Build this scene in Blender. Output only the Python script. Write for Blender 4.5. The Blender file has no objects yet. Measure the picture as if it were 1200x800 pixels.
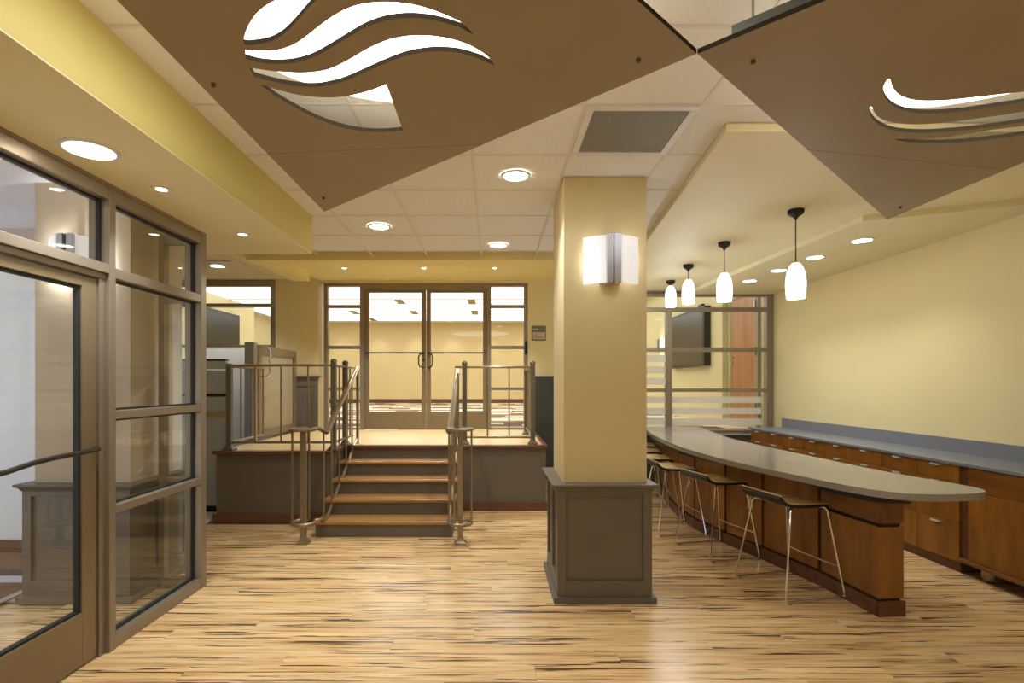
import bpy, bmesh, math, random
from mathutils import Vector, Matrix
random.seed(7)
SC = bpy.context.scene
COL = SC.collection

# ------------------------------------------------------------------ camera
F, CX, HY, HC = 630.0, 578.0, 450.0, 1.5
cam_d = bpy.data.cameras.new('camera'); cam = bpy.data.objects.new('camera', cam_d); COL.objects.link(cam)
cam.location = (0, 0, HC); cam.rotation_euler = (math.pi/2, 0, 0)
cam_d.sensor_width = 36; cam_d.lens = 36*F/1200
cam_d.shift_x = (600-CX)/1200; cam_d.shift_y = (HY-400)/1200
cam_d.clip_start = 0.02; cam_d.clip_end = 200
SC.camera = cam
# ------------------------------------------------------------------ world and exposure
w = bpy.data.worlds.new('world'); SC.world = w; w.use_nodes = True
w.node_tree.nodes['Background'].inputs[0].default_value = (0.78, 0.86, 1.0, 1)
w.node_tree.nodes['Background'].inputs[1].default_value = 1.2
SC.view_settings.view_transform = 'Standard'
SC.view_settings.look = 'None'
SC.view_settings.gamma = 1.0
SC.view_settings.exposure = 0.72
SC.view_settings.use_curve_mapping = False
WARM = (0.90, 0.95, 1.0)
NEUT = (1.0, 0.94, 0.84)
DOWN_W = 44.0      # watts of a recessed downlight
DISC_E = 4.0       # emission of the round backlit ceiling lights

# ------------------------------------------------------------------ colour / material helpers
def lin(r, g, b):
    def f(c):
        c /= 255.0
        return c/12.92 if c <= 0.04045 else ((c+0.055)/1.055)**2.4
    return (f(r), f(g), f(b), 1.0)
class NT:
    def __init__(s, name):
        s.m = bpy.data.materials.new(name); s.m.use_nodes = True
        s.t = s.m.node_tree; s.b = s.t.nodes['Principled BSDF']; s.out = s.t.nodes['Material Output']
    def n(s, typ, **kw):
        nd = s.t.nodes.new(typ)
        for k, v in kw.items():
            if k.startswith('i_'):
                key = k[2:]; key = int(key) if key.isdigit() else key.replace('_', ' ')
                nd.inputs[key].default_value = v
            else: setattr(nd, k, v)
        return nd
    def l(s, a, b): s.t.links.new(a, b)
    def ramp(s, stops, fac):
        r = s.n('ShaderNodeValToRGB'); e = r.color_ramp.elements
        while len(e) < len(stops): e.new(0.5)
        for i, (p, c) in enumerate(stops): e[i].position = p; e[i].color = c
        s.l(fac, r.inputs[0]); return r.outputs[0]
    def mix(s, a, b, fac, mode='MIX'):
        m = s.n('ShaderNodeMix', data_type='RGBA', blend_type=mode)
        for sock, v in ((m.inputs[0], fac), (m.inputs[6], a), (m.inputs[7], b)):
            if hasattr(v, 'links'): s.l(v, sock)
            else: sock.default_value = v
        return m.outputs[2]
MATS = {}
def plain(name, rgb, rough=0.5, metal=0.0, var=0.05, scale=6.0, bump=0.0, bscale=80.0, spec=0.5):
    t = NT(name); c = lin(*rgb)
    tc = t.n('ShaderNodeTexCoord')
    nz = t.n('ShaderNodeTexNoise', i_Scale=scale, i_Detail=3.0); t.l(tc.outputs['Object'], nz.inputs['Vector'])
    lo = tuple(x*(1-var) for x in c[:3])+(1,); hi = tuple(min(1, x*(1+var)) for x in c[:3])+(1,)
    t.l(t.ramp([(0.3, lo), (0.7, hi)], nz.outputs['Fac']), t.b.inputs['Base Color'])
    t.b.inputs['Roughness'].default_value = rough; t.b.inputs['Metallic'].default_value = metal
    t.b.inputs['Specular IOR Level'].default_value = spec
    if bump:
        n2 = t.n('ShaderNodeTexNoise', i_Scale=bscale, i_Detail=2.0); t.l(tc.outputs['Object'], n2.inputs['Vector'])
        bp = t.n('ShaderNodeBump', i_Strength=bump, i_Distance=0.002); t.l(n2.outputs['Fac'], bp.inputs['Height'])
        t.l(bp.outputs[0], t.b.inputs['Normal'])
    MATS[name] = t.m; return t.m
def emit(name, rgb, strength):
    t = NT(name); t.b.inputs['Base Color'].default_value = lin(*rgb)
    t.b.inputs['Emission Color'].default_value = lin(*rgb); t.b.inputs['Emission Strength'].default_value = strength
    MATS[name] = t.m; return t.m
def wood(name, dark, light, axis=0, ring=24.0, along=1.6, rough=0.35, rand=True, contrast=(0.3, 0.7), bump=0.05):
    t = NT(name); tc = t.n('ShaderNodeTexCoord'); mp = t.n('ShaderNodeMapping')
    sc = [ring, ring, ring]; sc[axis] = along
    mp.inputs['Scale'].default_value = sc; t.l(tc.outputs['Object'], mp.inputs['Vector'])
    v = mp.outputs[0]
    if rand:
        oi = t.n('ShaderNodeObjectInfo'); mu = t.n('ShaderNodeMath', operation='MULTIPLY'); mu.inputs[1].default_value = 37.0
        t.l(oi.outputs['Random'], mu.inputs[0]); ad = t.n('ShaderNodeVectorMath', operation='ADD')
        t.l(v, ad.inputs[0]); t.l(mu.outputs[0], ad.inputs[1]); v = ad.outputs[0]
    nz = t.n('ShaderNodeTexNoise', i_Scale=1.0, i_Detail=5.0, i_Roughness=0.6); t.l(v, nz.inputs['Vector'])
    t.l(t.ramp([(contrast[0], lin(*dark)), (contrast[1], lin(*light))], nz.outputs['Fac']), t.b.inputs['Base Color'])
    t.b.inputs['Roughness'].default_value = rough
    bp = t.n('ShaderNodeBump', i_Strength=bump, i_Distance=0.001); t.l(nz.outputs['Fac'], bp.inputs['Height']); t.l(bp.outputs[0], t.b.inputs['Normal'])
    MATS[name] = t.m; return t.m

plain('wall_yellow', (222, 207, 156), 0.6, var=0.02, scale=1.5, bump=0.06, bscale=120)
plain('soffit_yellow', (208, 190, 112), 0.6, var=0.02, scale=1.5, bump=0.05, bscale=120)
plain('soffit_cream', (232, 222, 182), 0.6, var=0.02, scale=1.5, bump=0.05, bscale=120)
plain('wall_white', (236, 236, 236), 0.6, var=0.02)
plain('wall_pink', (196, 182, 172), 0.6, var=0.02)
plain('vest_ceiling', (225, 222, 228), 0.7, var=0.02)
plain('pillar_tan', (216, 197, 148), 0.55, var=0.02, scale=1.5, bump=0.05, bscale=120)
plain('pillar_tan_cool', (196, 176, 150), 0.55, var=0.02, scale=1.5, bump=0.05, bscale=120)  # tan pillar with the vestibule's cool light mixed into its colour
plain('wainscot', (106, 97, 84), 0.42, var=0.05, scale=3)
plain('wainscot_green', (58, 62, 54), 0.45, var=0.05, scale=3)
plain('panel_brown', (154, 138, 112), 0.6, var=0.04, scale=2.5)
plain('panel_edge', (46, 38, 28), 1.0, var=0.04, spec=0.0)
plain('bolt_brown', (98, 80, 58), 0.5, metal=0.3)
plain('channel_grey', (84, 86, 76), 0.45, metal=0.4)
plain('bronze', (146, 134, 116), 0.38, metal=0.45, var=0.04, scale=2)
plain('bronze_door', (136, 120, 92), 0.4, metal=0.4, var=0.04, scale=2)
plain('gasket', (28, 28, 28), 0.6)
plain('rail_metal', (150, 134, 108), 0.34, metal=0.6, var=0.06, scale=8)
plain('post_metal', (112, 104, 88), 0.4, metal=0.4, var=0.06, scale=8)
plain('dark_bar', (58, 54, 50), 0.35, metal=0.6)
plain('chrome', (225, 225, 228), 0.14, metal=1.0, var=0.01)
plain('alu', (190, 190, 198), 0.3, metal=0.85, var=0.02)
plain('pull_metal', (232, 232, 230), 0.4, metal=0.5, var=0.01)
plain('black', (20, 19, 18), 0.5)
plain('black_matte', (34, 31, 28), 0.65)
plain('counter_grey', (146, 140, 131), 0.18, var=0.06, scale=60)
plain('counter_slate', (118, 121, 128), 0.34, var=0.08, scale=60)
plain('tile_white', (234, 234, 234), 0.85, var=0.06, scale=90, bump=0.35, bscale=160)
plain('tile_tan', (224, 206, 168), 0.85, var=0.06, scale=90, bump=0.3, bscale=160)
plain('grid_white', (222, 217, 209), 0.5)
plain('strip_trim', (176, 158, 130), 0.6)
plain('lobby_tan', (228, 202, 146), 0.6, var=0.02, scale=1.5)
plain('landing_yellow', (234, 218, 150), 0.6, var=0.02, scale=1.5)
plain('grille_white', (225, 225, 226), 0.45)
plain('grille_grey', (168, 167, 165), 0.5)
plain('grille_back', (70, 68, 66), 0.6)
plain('lift_grey', (182, 184, 188), 0.4, metal=0.15)
plain('lift_white', (232, 230, 222), 0.5)
plain('gate_panel', (160, 148, 118), 0.45)
plain('screen', (30, 30, 24), 0.28, spec=0.6)
plain('plastic_black', (22, 22, 22), 0.4)
plain('ivory', (206, 188, 148), 0.45)
plain('sign_grey', (104, 104, 96), 0.5)
plain('sign_plate', (206, 190, 160), 0.5)
plain('sign_ink', (120, 108, 90), 0.6)
plain('sign_white', (190, 190, 182), 0.6)
plain('steel_dull', (168, 166, 160), 0.3, metal=0.9)
wood('cherry', (118, 72, 20), (164, 108, 38), axis=2, ring=7, along=1.4, rough=0.32)
wood('cherry_h', (106, 62, 17), (148, 94, 32), axis=1, ring=9, along=1.2, rough=0.32)
wood('dark_cherry', (82, 48, 26), (112, 68, 40), axis=0, ring=14, along=1.2, rough=0.35)
wood('tread_wood', (142, 98, 50), (190, 142, 84), axis=0, ring=26, along=1.2, rough=0.3)
wood('landing_wood', (222, 184, 122), (242, 212, 158), axis=0, ring=12, along=0.9, rough=0.3)
wood('trim_brown', (88, 54, 36), (118, 76, 50), axis=0, ring=20, along=1.0, rough=0.4)
wood('door_oak', (160, 100, 52), (196, 138, 84), axis=2, ring=10, along=1.0, rough=0.4)
wood('zebra', (186, 150, 88), (246, 222, 160), axis=1, ring=42, along=1.0, rough=0.3, contrast=(0.38, 0.62))
emit('lens', (255, 246, 228), 9.0)
emit('lens_small', (255, 248, 235), 14.0)
emit('disc_glow', (245, 250, 255), DISC_E)
emit('pendant_glass', (255, 246, 230), 1.0)
emit('sconce_glass', (240, 238, 240), 0.28)
emit('lobby_panel', (245, 249, 255), 0.95)

def floor_mat(name, rand):
    t = NT(name); tc = t.n('ShaderNodeTexCoord')
    oi = t.n('ShaderNodeObjectInfo')
    wn = t.n('ShaderNodeTexWhiteNoise', noise_dimensions='1D'); t.l(oi.outputs['Random'], wn.inputs['W'])
    off = t.n('ShaderNodeVectorMath', operation='MULTIPLY'); t.l(wn.outputs['Color'], off.inputs[0]); off.inputs[1].default_value = (60, 60, 9)
    ad = t.n('ShaderNodeVectorMath', operation='ADD'); t.l(tc.outputs['Object'], ad.inputs[0])
    if rand: t.l(off.outputs[0], ad.inputs[1])
    def nz(sx, sy, det=3.0, rough=0.55, dist=0.0):
        mp = t.n('ShaderNodeMapping'); mp.inputs['Scale'].default_value = (sx, sy, 1); t.l(ad.outputs[0], mp.inputs['Vector'])
        n = t.n('ShaderNodeTexNoise', i_Scale=1.0, i_Detail=det, i_Roughness=rough, i_Distortion=dist); t.l(mp.outputs[0], n.inputs['Vector'])
        return n.outputs['Fac']
    base = t.ramp([(0.32, lin(226, 182, 120)), (0.5, lin(241, 203, 146)), (0.68, lin(249, 219, 170))], nz(1.3, 22))
    fine = t.ramp([(0.3, (0.86, 0.82, 0.76, 1)), (0.7, (1.0, 1.0, 1.0, 1))], nz(3.0, 130))
    col = t.mix(base, fine, 1.0, 'MULTIPLY')
    mid = t.ramp([(0.52, (0, 0, 0, 1)), (0.64, (1, 1, 1, 1))], nz(1.7, 34, 4.0, 0.6, 0.3))
    mid2 = t.n('ShaderNodeMath', operation='MULTIPLY'); mid2.inputs[1].default_value = 0.5
    t.l(mid, mid2.inputs[0])
    col = t.mix(col, lin(150, 98, 52), mid2.outputs[0])
    dk = t.ramp([(0.572, (0, 0, 0, 1)), (0.612, (1, 1, 1, 1))], nz(1.4, 38, 4.0, 0.58, 0.4))
    dk2 = t.n('ShaderNodeMath', operation='MULTIPLY'); dk2.inputs[1].default_value = 0.92
    t.l(dk, dk2.inputs[0])
    col = t.mix(col, lin(58, 33, 16), dk2.outputs[0])
    hs = t.n('ShaderNodeHueSaturation'); t.l(col, hs.inputs['Color'])
    if rand:
        mr = t.n('ShaderNodeMapRange'); mr.inputs[3].default_value = 0.9; mr.inputs[4].default_value = 1.06
        t.l(oi.outputs['Random'], mr.inputs[0]); t.l(mr.outputs[0], hs.inputs['Value'])
    t.l(hs.outputs[0], t.b.inputs['Base Color'])
    t.b.inputs['Roughness'].default_value = 0.24
    bp = t.n('ShaderNodeBump', i_Strength=0.05, i_Distance=0.001); t.l(nz(4, 90), bp.inputs['Height']); t.l(bp.outputs[0], t.b.inputs['Normal'])
    MATS[name] = t.m
floor_mat('bamboo', True); floor_mat('bamboo_slab', False)

def glass_mat(name, tint=(0.97, 0.985, 0.97), refl=1.0):
    t = NT(name); t.t.nodes.remove(t.b)
    ge = t.n('ShaderNodeNewGeometry'); dp = t.n('ShaderNodeVectorMath', operation='DOT_PRODUCT')
    t.l(ge.outputs['Normal'], dp.inputs[0]); t.l(ge.outputs['Incoming'], dp.inputs[1])
    ab = t.n('ShaderNodeMath', operation='ABSOLUTE'); t.l(dp.outputs['Value'], ab.inputs[0])
    om = t.n('ShaderNodeMath', operation='SUBTRACT'); om.inputs[0].default_value = 1.0; t.l(ab.outputs[0], om.inputs[1])
    pw = t.n('ShaderNodeMath', operation='POWER'); pw.inputs[1].default_value = 5.0; t.l(om.outputs[0], pw.inputs[0])
    mu = t.n('ShaderNodeMath', operation='MULTIPLY_ADD'); mu.inputs[1].default_value = 0.96*refl; mu.inputs[2].default_value = 0.04*refl; mu.use_clamp = True; t.l(pw.outputs[0], mu.inputs[0])
    tr = t.n('ShaderNodeBsdfTransparent'); tr.inputs[0].default_value = tint+(1,)
    gl = t.n('ShaderNodeBsdfGlossy', i_Roughness=0.01)
    mx = t.n('ShaderNodeMixShader'); t.l(mu.outputs[0], mx.inputs[0]); t.l(tr.outputs[0], mx.inputs[1]); t.l(gl.outputs[0], mx.inputs[2])
    t.l(mx.outputs[0], t.out.inputs[0]); MATS[name] = t.m
glass_mat('glass', refl=1.05); glass_mat('glass_clear', refl=0.3)
def frosted_mat():
    t = NT('frosted'); t.t.nodes.remove(t.b)
    tr = t.n('ShaderNodeBsdfTransparent'); tr.inputs[0].default_value = (0.95, 0.95, 0.95, 1)
    df = t.n('ShaderNodeBsdfDiffuse'); df.inputs[0].default_value = (0.85, 0.82, 0.76, 1)
    tl = t.n('ShaderNodeBsdfTranslucent'); tl.inputs[0].default_value = (0.85, 0.82, 0.76, 1)
    m1 = t.n('ShaderNodeMixShader', i_0=0.5); t.l(df.outputs[0], m1.inputs[1]); t.l(tl.outputs[0], m1.inputs[2])
    m2 = t.n('ShaderNodeMixShader', i_0=0.72); t.l(tr.outputs[0], m2.inputs[1]); t.l(m1.outputs[0], m2.inputs[2])
    t.l(m2.outputs[0], t.out.inputs[0]); MATS['frosted'] = t.m
frosted_mat()
def carpet_mat(name, cols, sx, sy, rough=0.95):
    t = NT(name); tc = t.n('ShaderNodeTexCoord'); mp = t.n('ShaderNodeMapping'); mp.inputs['Scale'].default_value = (sx, sy, 0.001)
    t.l(tc.outputs['Object'], mp.inputs['Vector'])
    sp = t.n('ShaderNodeSeparateXYZ'); t.l(mp.outputs[0], sp.inputs[0])
    fy = t.n('ShaderNodeMath', operation='FLOOR'); t.l(sp.outputs[1], fy.inputs[0])
    wn = t.n('ShaderNodeTexWhiteNoise', noise_dimensions='1D'); t.l(fy.outputs[0], wn.inputs['W'])
    ax = t.n('ShaderNodeMath', operation='ADD'); t.l(sp.outputs[0], ax.inputs[0]); t.l(wn.outputs['Value'], ax.inputs[1])
    fx = t.n('ShaderNodeMath', operation='FLOOR'); t.l(ax.outputs[0], fx.inputs[0])
    cb = t.n('ShaderNodeCombineXYZ'); t.l(fx.outputs[0], cb.inputs[0]); t.l(fy.outputs[0], cb.inputs[1])
    w2 = t.n('ShaderNodeTexWhiteNoise', noise_dimensions='2D'); t.l(cb.outputs[0], w2.inputs['Vector'])
    stops = [(i/len(cols), lin(*c)) for i, c in enumerate(cols)]
    r = t.n('ShaderNodeValToRGB'); r.color_ramp.interpolation = 'CONSTANT'; e = r.color_ramp.elements
    while len(e) < len(stops): e.new(0.5)
    for i, (p, c) in enumerate(stops): e[i].position = p; e[i].color = c
    t.l(w2.outputs['Value'], r.inputs[0]); t.l(r.outputs[0], t.b.inputs['Base Color']); t.b.inputs['Roughness'].default_value = rough
    MATS[name] = t.m
carpet_mat('lobby_carpet', [(236, 222, 190), (226, 206, 166), (150, 112, 78), (240, 232, 214), (190, 156, 112), (112, 84, 62)], 1.6, 2.2)
carpet_mat('mat_stripe', [(70, 62, 62), (170, 165, 180), (120, 84, 60), (60, 54, 56), (196, 190, 206)], 0.35, 7.0)

# ------------------------------------------------------------------ mesh helpers
WL = {}
def box(bm, x0, x1, y0, y1, z0, z1, bev=0.0):
    r = bmesh.ops.create_cube(bm, size=1.0)
    M = Matrix.Translation(((x0+x1)/2, (y0+y1)/2, (z0+z1)/2)) @ Matrix.Diagonal((abs(x1-x0), abs(y1-y0), abs(z1-z0), 1))
    bmesh.ops.transform(bm, matrix=M, verts=r['verts'])
    if bev:
        es = list({e for v in r['verts'] for e in v.link_edges})
        bmesh.ops.bevel(bm, geom=es, offset=bev, segments=2, profile=0.5, affect='EDGES')
    return bm
def B(*a, bev=0.0):
    return box(bmesh.new(), *a, bev=bev)
def prism(poly, z0, z1, bm=None, bev=0.0):
    bm = bm or bmesh.new(); n = len(poly)
    a = [bm.verts.new((x, y, z0)) for x, y in poly]; b = [bm.verts.new((x, y, z1)) for x, y in poly]
    f1 = bm.faces.new(a[::-1]); f2 = bm.faces.new(b)
    for i in range(n): bm.faces.new((a[i], a[(i+1) % n], b[(i+1) % n], b[i]))
    if bev:
        es = [e for f in (f1, f2) for e in f.edges]
        bmesh.ops.bevel(bm, geom=es, offset=bev, segments=3, profile=0.5, affect='EDGES')
    bmesh.ops.recalc_face_normals(bm, faces=bm.faces)
    return bm
def tube(pts, r, n=8, bm=None, closed=False, flat=None):
    bm = bm or bmesh.new(); P = [Vector(p) for p in pts]; m = len(P); rings = []
    prev = None
    for i in range(m):
        if closed: d = (P[(i+1) % m]-P[i-1]).normalized()
        elif i == 0: d = (P[1]-P[0]).normalized()
        elif i == m-1: d = (P[-1]-P[-2]).normalized()
        else: d = ((P[i+1]-P[i]).normalized()+(P[i]-P[i-1]).normalized()).normalized()
        up = Vector((0, 0, 1)) if abs(d.z) < 0.95 else Vector((0, 1, 0))
        if prev is not None: up = prev
        s = d.cross(up); s = s.normalized() if s.length > 1e-6 else d.orthogonal().normalized()
        u = s.cross(d).normalized(); prev = u
        ra, rb = (r, r) if flat is None else flat
        ring = []
        for k in range(n):
            a = 2*math.pi*(k+0.5)/n
            ring.append(bm.verts.new(P[i]+s*(math.cos(a)*ra)+u*(math.sin(a)*rb)))
        rings.append(ring)
    for i in range(m if closed else m-1):
        A, C = rings[i], rings[(i+1) % m]
        for k in range(n): bm.faces.new((A[k], A[(k+1) % n], C[(k+1) % n], C[k]))
    if not closed:
        bm.faces.new(rings[0][::-1]); bm.faces.new(rings[-1])
    bmesh.ops.recalc_face_normals(bm, faces=bm.faces)
    return bm
def lathe(prof, n=24, loc=(0, 0, 0), bm=None, cap=True):
    bm = bm or bmesh.new(); rings = []
    for r, z in prof:
        rings.append([bm.verts.new((loc[0]+r*math.cos(2*math.pi*k/n), loc[1]+r*math.sin(2*math.pi*k/n), loc[2]+z)) for k in range(n)])
    for A, C in zip(rings, rings[1:]):
        for k in range(n): bm.faces.new((A[k], A[(k+1) % n], C[(k+1) % n], C[k]))
    if cap: bm.faces.new(rings[0][::-1]); bm.faces.new(rings[-1])
    bmesh.ops.recalc_face_normals(bm, faces=bm.faces)
    return bm
def _link(name, me, mat, parent, smooth, bb):
    mn = Vector((min(v.co.x for v in me.vertices), min(v.co.y for v in me.vertices), min(v.co.z for v in me.vertices)))
    mx = Vector((max(v.co.x for v in me.vertices), max(v.co.y for v in me.vertices), max(v.co.z for v in me.vertices)))
    base = Vector(((mn.x+mx.x)/2, (mn.y+mx.y)/2, mn.z))
    me.transform(Matrix.Translation(-base))
    if smooth:
        for p in me.polygons: p.use_smooth = True
    me.materials.append(MATS[mat] if isinstance(mat, str) else mat)
    o = bpy.data.objects.new(name, me); COL.objects.link(o)
    o.location = base-(WL[parent.name] if parent else Vector((0, 0, 0)))
    if parent: o.parent = parent
    WL[o.name] = base
    return o
def ob(name, bm, mat, parent=None, smooth=False):
    me = bpy.data.meshes.new(name); bm.to_mesh(me); bm.free()
    o = _link(name, me, mat, parent, smooth, None)
    if smooth:
        try: me.shade_smooth(); me.set_sharp_from_angle(angle=math.radians(40))
        except Exception: pass
    return o
def share(src, name, base, parent):
    """another piece with the same mesh data, base given in world coordinates"""
    o = bpy.data.objects.new(name, src.data); COL.objects.link(o); base = Vector(base)
    o.location = base-(WL[parent.name] if parent else Vector((0, 0, 0)))
    if parent: o.parent = parent
    WL[o.name] = base
    return o
def thing(name, label, cat, loc, group=None):
    o = bpy.data.objects.new(name, None); COL.objects.link(o); o.location = loc; o.empty_display_size = 0.1
    WL[o.name] = Vector(loc); return tag(o, label, cat, group)
def tag(o, label, cat, group=None):
    o['label'] = label; o['category'] = cat; o['kind'] = 'thing'
    if group: o['group'] = group
    return o
def struct(o, label=None):
    o['kind'] = 'structure'
    if label: o['label'] = label
    return o
def S(name, bm, mat, label=None): return struct(ob(name, bm, mat), label)
def sroot(name, loc, label=None):
    o = bpy.data.objects.new(name, None); COL.objects.link(o); o.location = loc; WL[o.name] = Vector(loc)
    return struct(o, label)
def copy_tree(o, parent=None):
    c = o.copy(); COL.objects.link(c); c.parent = parent
    for ch in list(o.children): copy_tree(ch, c)
    return c
def spot(parent, loc, watts, angle=120, blend=0.7, col=WARM, radius=0.06, aim=None, name='lamp_light'):
    d = bpy.data.lights.new(name, 'SPOT'); d.energy = watts; d.spot_size = math.radians(angle); d.spot_blend = blend; d.color = col; d.shadow_soft_size = radius
    o = bpy.data.objects.new(name, d); COL.objects.link(o); o.location = Vector(loc)-(WL[parent.name] if parent else Vector((0, 0, 0)))
    if parent: o.parent = parent
    if aim is not None: o.rotation_euler = (Vector(aim)-Vector(loc)).to_track_quat('-Z', 'Y').to_euler()
    return o
def point(parent, loc, watts, col=WARM, radius=0.08, name='lamp_light'):
    d = bpy.data.lights.new(name, 'POINT'); d.energy = watts; d.color = col; d.shadow_soft_size = radius
    o = bpy.data.objects.new(name, d); COL.objects.link(o); o.location = Vector(loc)-(WL[parent.name] if parent else Vector((0, 0, 0)))
    if parent: o.parent = parent
    return o
def at_h(px, py, h):
    """the point of a horizontal plane at height h seen at a pixel of the photograph"""
    y = F*(h-HC)/(HY-py); return ((px-CX)*y/F, y)
def spline(pts, k=6, closed=False):
    out = []; n = len(pts); P = [Vector((p[0], p[1])) for p in pts]
    for i in range(n if closed else n-1):
        p1, p2 = P[i], P[(i+1) % n]
        p0 = P[i-1] if (closed or i > 0) else p1; p3 = P[(i+2) % n] if (closed or i+2 < n) else p2
        for j in range(k):
            t = j/k; t2, t3 = t*t, t*t*t
            q = 0.5*((2*p1)+(p2-p0)*t+(2*p0-5*p1+4*p2-p3)*t2+(3*p1-p0-3*p2+p3)*t3)
            out.append((q.x, q.y))
    if not closed: out.append((P[-1].x, P[-1].y))
    return out

CEIL = 2.94; HI = 3.14; SOF = 2.62; A_Z = 2.892; B_Z = 2.846; LAND = 0.78; XW = 4.2; YD = 8.56; YP = 8.1; LOBC = 3.85

# ================================================================== STRUCTURE
fl = S('floor', B(-6.2, XW, -3.0, 8.6, -0.12, -0.012), 'bamboo_slab')
# individual bamboo planks
PW, PL = 0.142, 1.83
plank0 = None
def add_plank(x0, x1, y0):
    global plank0
    L = x1-x0
    if abs(L-PL) < 1e-4 and plank0 is not None:
        return share(plank0, 'plank', ((x0+x1)/2, y0+PW/2, -0.011), fl)
    o = ob('plank', B(x0+0.0005, x1-0.0005, y0+0.0004, y0+PW-0.0004, -0.011, 0.0, bev=0.0007), 'bamboo', fl)
    if abs(L-PL) < 1e-4: plank0 = o
    return o
r = 0; y = 1.3
while y < 8.5:
    if y < 5.05: lo, hi = (-2.9 if y < 3.6 else -3.4), 3.72
    elif y < 6.3: lo, hi = (-3.1 if y < 5.7 else -0.5), 3.72
    else: lo, hi = 0.55, 3.72
    x = lo-((r*0.731) % 1.0)*PL*0.95
    while x < hi:
        a, b = max(x, lo), min(x+PL, hi)
        if b-a > 0.05: add_plank(a, b, y)
        x += PL
    y += PW; r += 1

# raised landing
ld = sroot('floor_landing', (-1.2, 7.3, 0), 'raised wooden landing before the glass double doors')
ob('core', prism([(-2.98, 5.86), (-1.77, 5.86), (-1.77, 6.42), (0.6, 6.42), (0.6, 8.5), (-2.98, 8.5)], 0.0, LAND-0.035), 'wainscot', ld)
ob('deck', prism([(-2.99, 5.84), (-1.765, 5.84), (-1.765, 6.40), (0.61, 6.40), (0.61, YD), (-2.99, YD)], LAND-0.034, LAND-0.002), 'landing_wood', ld)
for nm, a in (('nosing', (-3.03, -1.745, 5.78, 5.87)), ('nosing', (-1.765, 0.645, 6.345, 6.43)), ('nosing', (0.585, 0.645, 6.43, 8.5)), ('nosing', (-1.80, -1.735, 5.87, 6.345))):
    ob(nm, B(a[0], a[1], a[2], a[3], LAND-0.036, LAND, bev=0.008), 'trim_brown', ld)
ob('front_panel', B(-3.0, -1.76, 5.825, 5.86, 0.0, LAND-0.036), 'wainscot', ld)
ob('front_panel', B(-0.40, 0.625, 6.385, 6.42, 0.0, LAND-0.036), 'wainscot', ld)
ob('side_panel', B(0.60, 0.625, 6.42, 8.5, 0.0, LAND-0.036), 'wainscot', ld)
ob('base_trim', B(-3.03, -1.74, 5.80, 5.825, 0.0, 0.10, bev=0.004), 'trim_brown', ld)
ob('base_trim', B(-0.40, 0.64, 6.36, 6.385, 0.0, 0.10, bev=0.004), 'trim_brown', ld)

# lobby beyond the glass
S('floor_lobby', B(-8.2, XW+0.2, 8.5, 20.8, LAND-0.1, LAND), 'lobby_carpet')
S('wall_lobby_back', B(-8.2, XW+0.2, 20.6, 20.8, LAND, LOBC+0.2), 'lobby_tan')
S('baseboard_lobby_back', B(-8.0, XW, 20.575, 20.6, LAND, LAND+0.15), 'trim_brown')
S('wall_lobby_left', B(-8.2, -8.0, 8.4, 20.6, LAND, LOBC+0.2), 'wall_yellow')
S('ceiling_lobby', B(-8.2, XW+0.2, 8.76, 20.8, LOBC, LOBC+0.15), 'wall_white')
# main side walls
wr = S('wall_right', B(XW, XW+0.18, -3.0, 20.6, 0.0, LOBC), 'wall_yellow')
ob('pilaster', B(XW-0.1, XW, 9.62, 9.9, LAND, LOBC), 'wall_yellow', wr)
S('wall_front', B(-6.2, XW+0.2, -3.2, -3.0, 0, 3.2), 'wall_yellow')
wl = S('wall_left', B(-2.3, -2.14, -3.0, 1.93, 0, SOF), 'wall_yellow')
# vestibule
S('wall_vestibule_back', B(-5.6, -3.15, 4.85, 4.95, 0, 2.79), 'wall_white')
S('wall_vestibule_upper', B(-5.6, -3.15, 4.83, 4.95, 2.79, 3.2), 'wall_pink')
S('baseboard_vestibule', B(-5.6, -3.2, 4.83, 4.85, 0, 0.1), 'trim_brown')
S('ceiling_vestibule', B(-6.2, -2.26, -3.0, 4.83, 2.9, 2.96), 'vest_ceiling')
S('wall_vestibule_side', B(-3.2, -3.1, 4.43, 4.95, 0, 3.2), 'wall_pink')
S('wall_hall_left', B(-5.4, -5.2, 4.95, 8.6, 0, HI), 'wall_yellow')
# back wall pieces on the landing line
S('wall_back_centre', B(0.545, 1.86, 8.5, 8.7, 0, HI), 'wall_yellow')
S('wall_back_head', B(-2.70, 0.545, 8.5, 8.7, 3.10, HI+0.01), 'wall_yellow')
S('wall_back_upper', B(-8.2, XW, 8.70, 8.76, HI+0.0, LOBC+0.15), 'wall_white')
wain = ob('trim_1', B(0.66, 1.86, 8.47, 8.5, 0, 1.60), 'wainscot_green')
struct(wain, 'dark painted wainscot beyond the landing')
for a in ((0.66, 1.86, 8.455, 8.5, 1.60, 1.63), (0.66, 1.86, 8.46, 8.475, 1.48, 1.60), (0.66, 0.76, 8.46, 8.475, 0.1, 1.48)):
    ob('moulding', B(*a), 'wainscot_green', wain)
S('wall_curb', B(1.7, XW, YP+0.02, 8.5, 0, LAND-0.045), 'wainscot')
S('trim_sill', B(1.7, XW, YP-0.03, YP+0.22, LAND-0.045, LAND+0.005), 'lift_grey')

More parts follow.
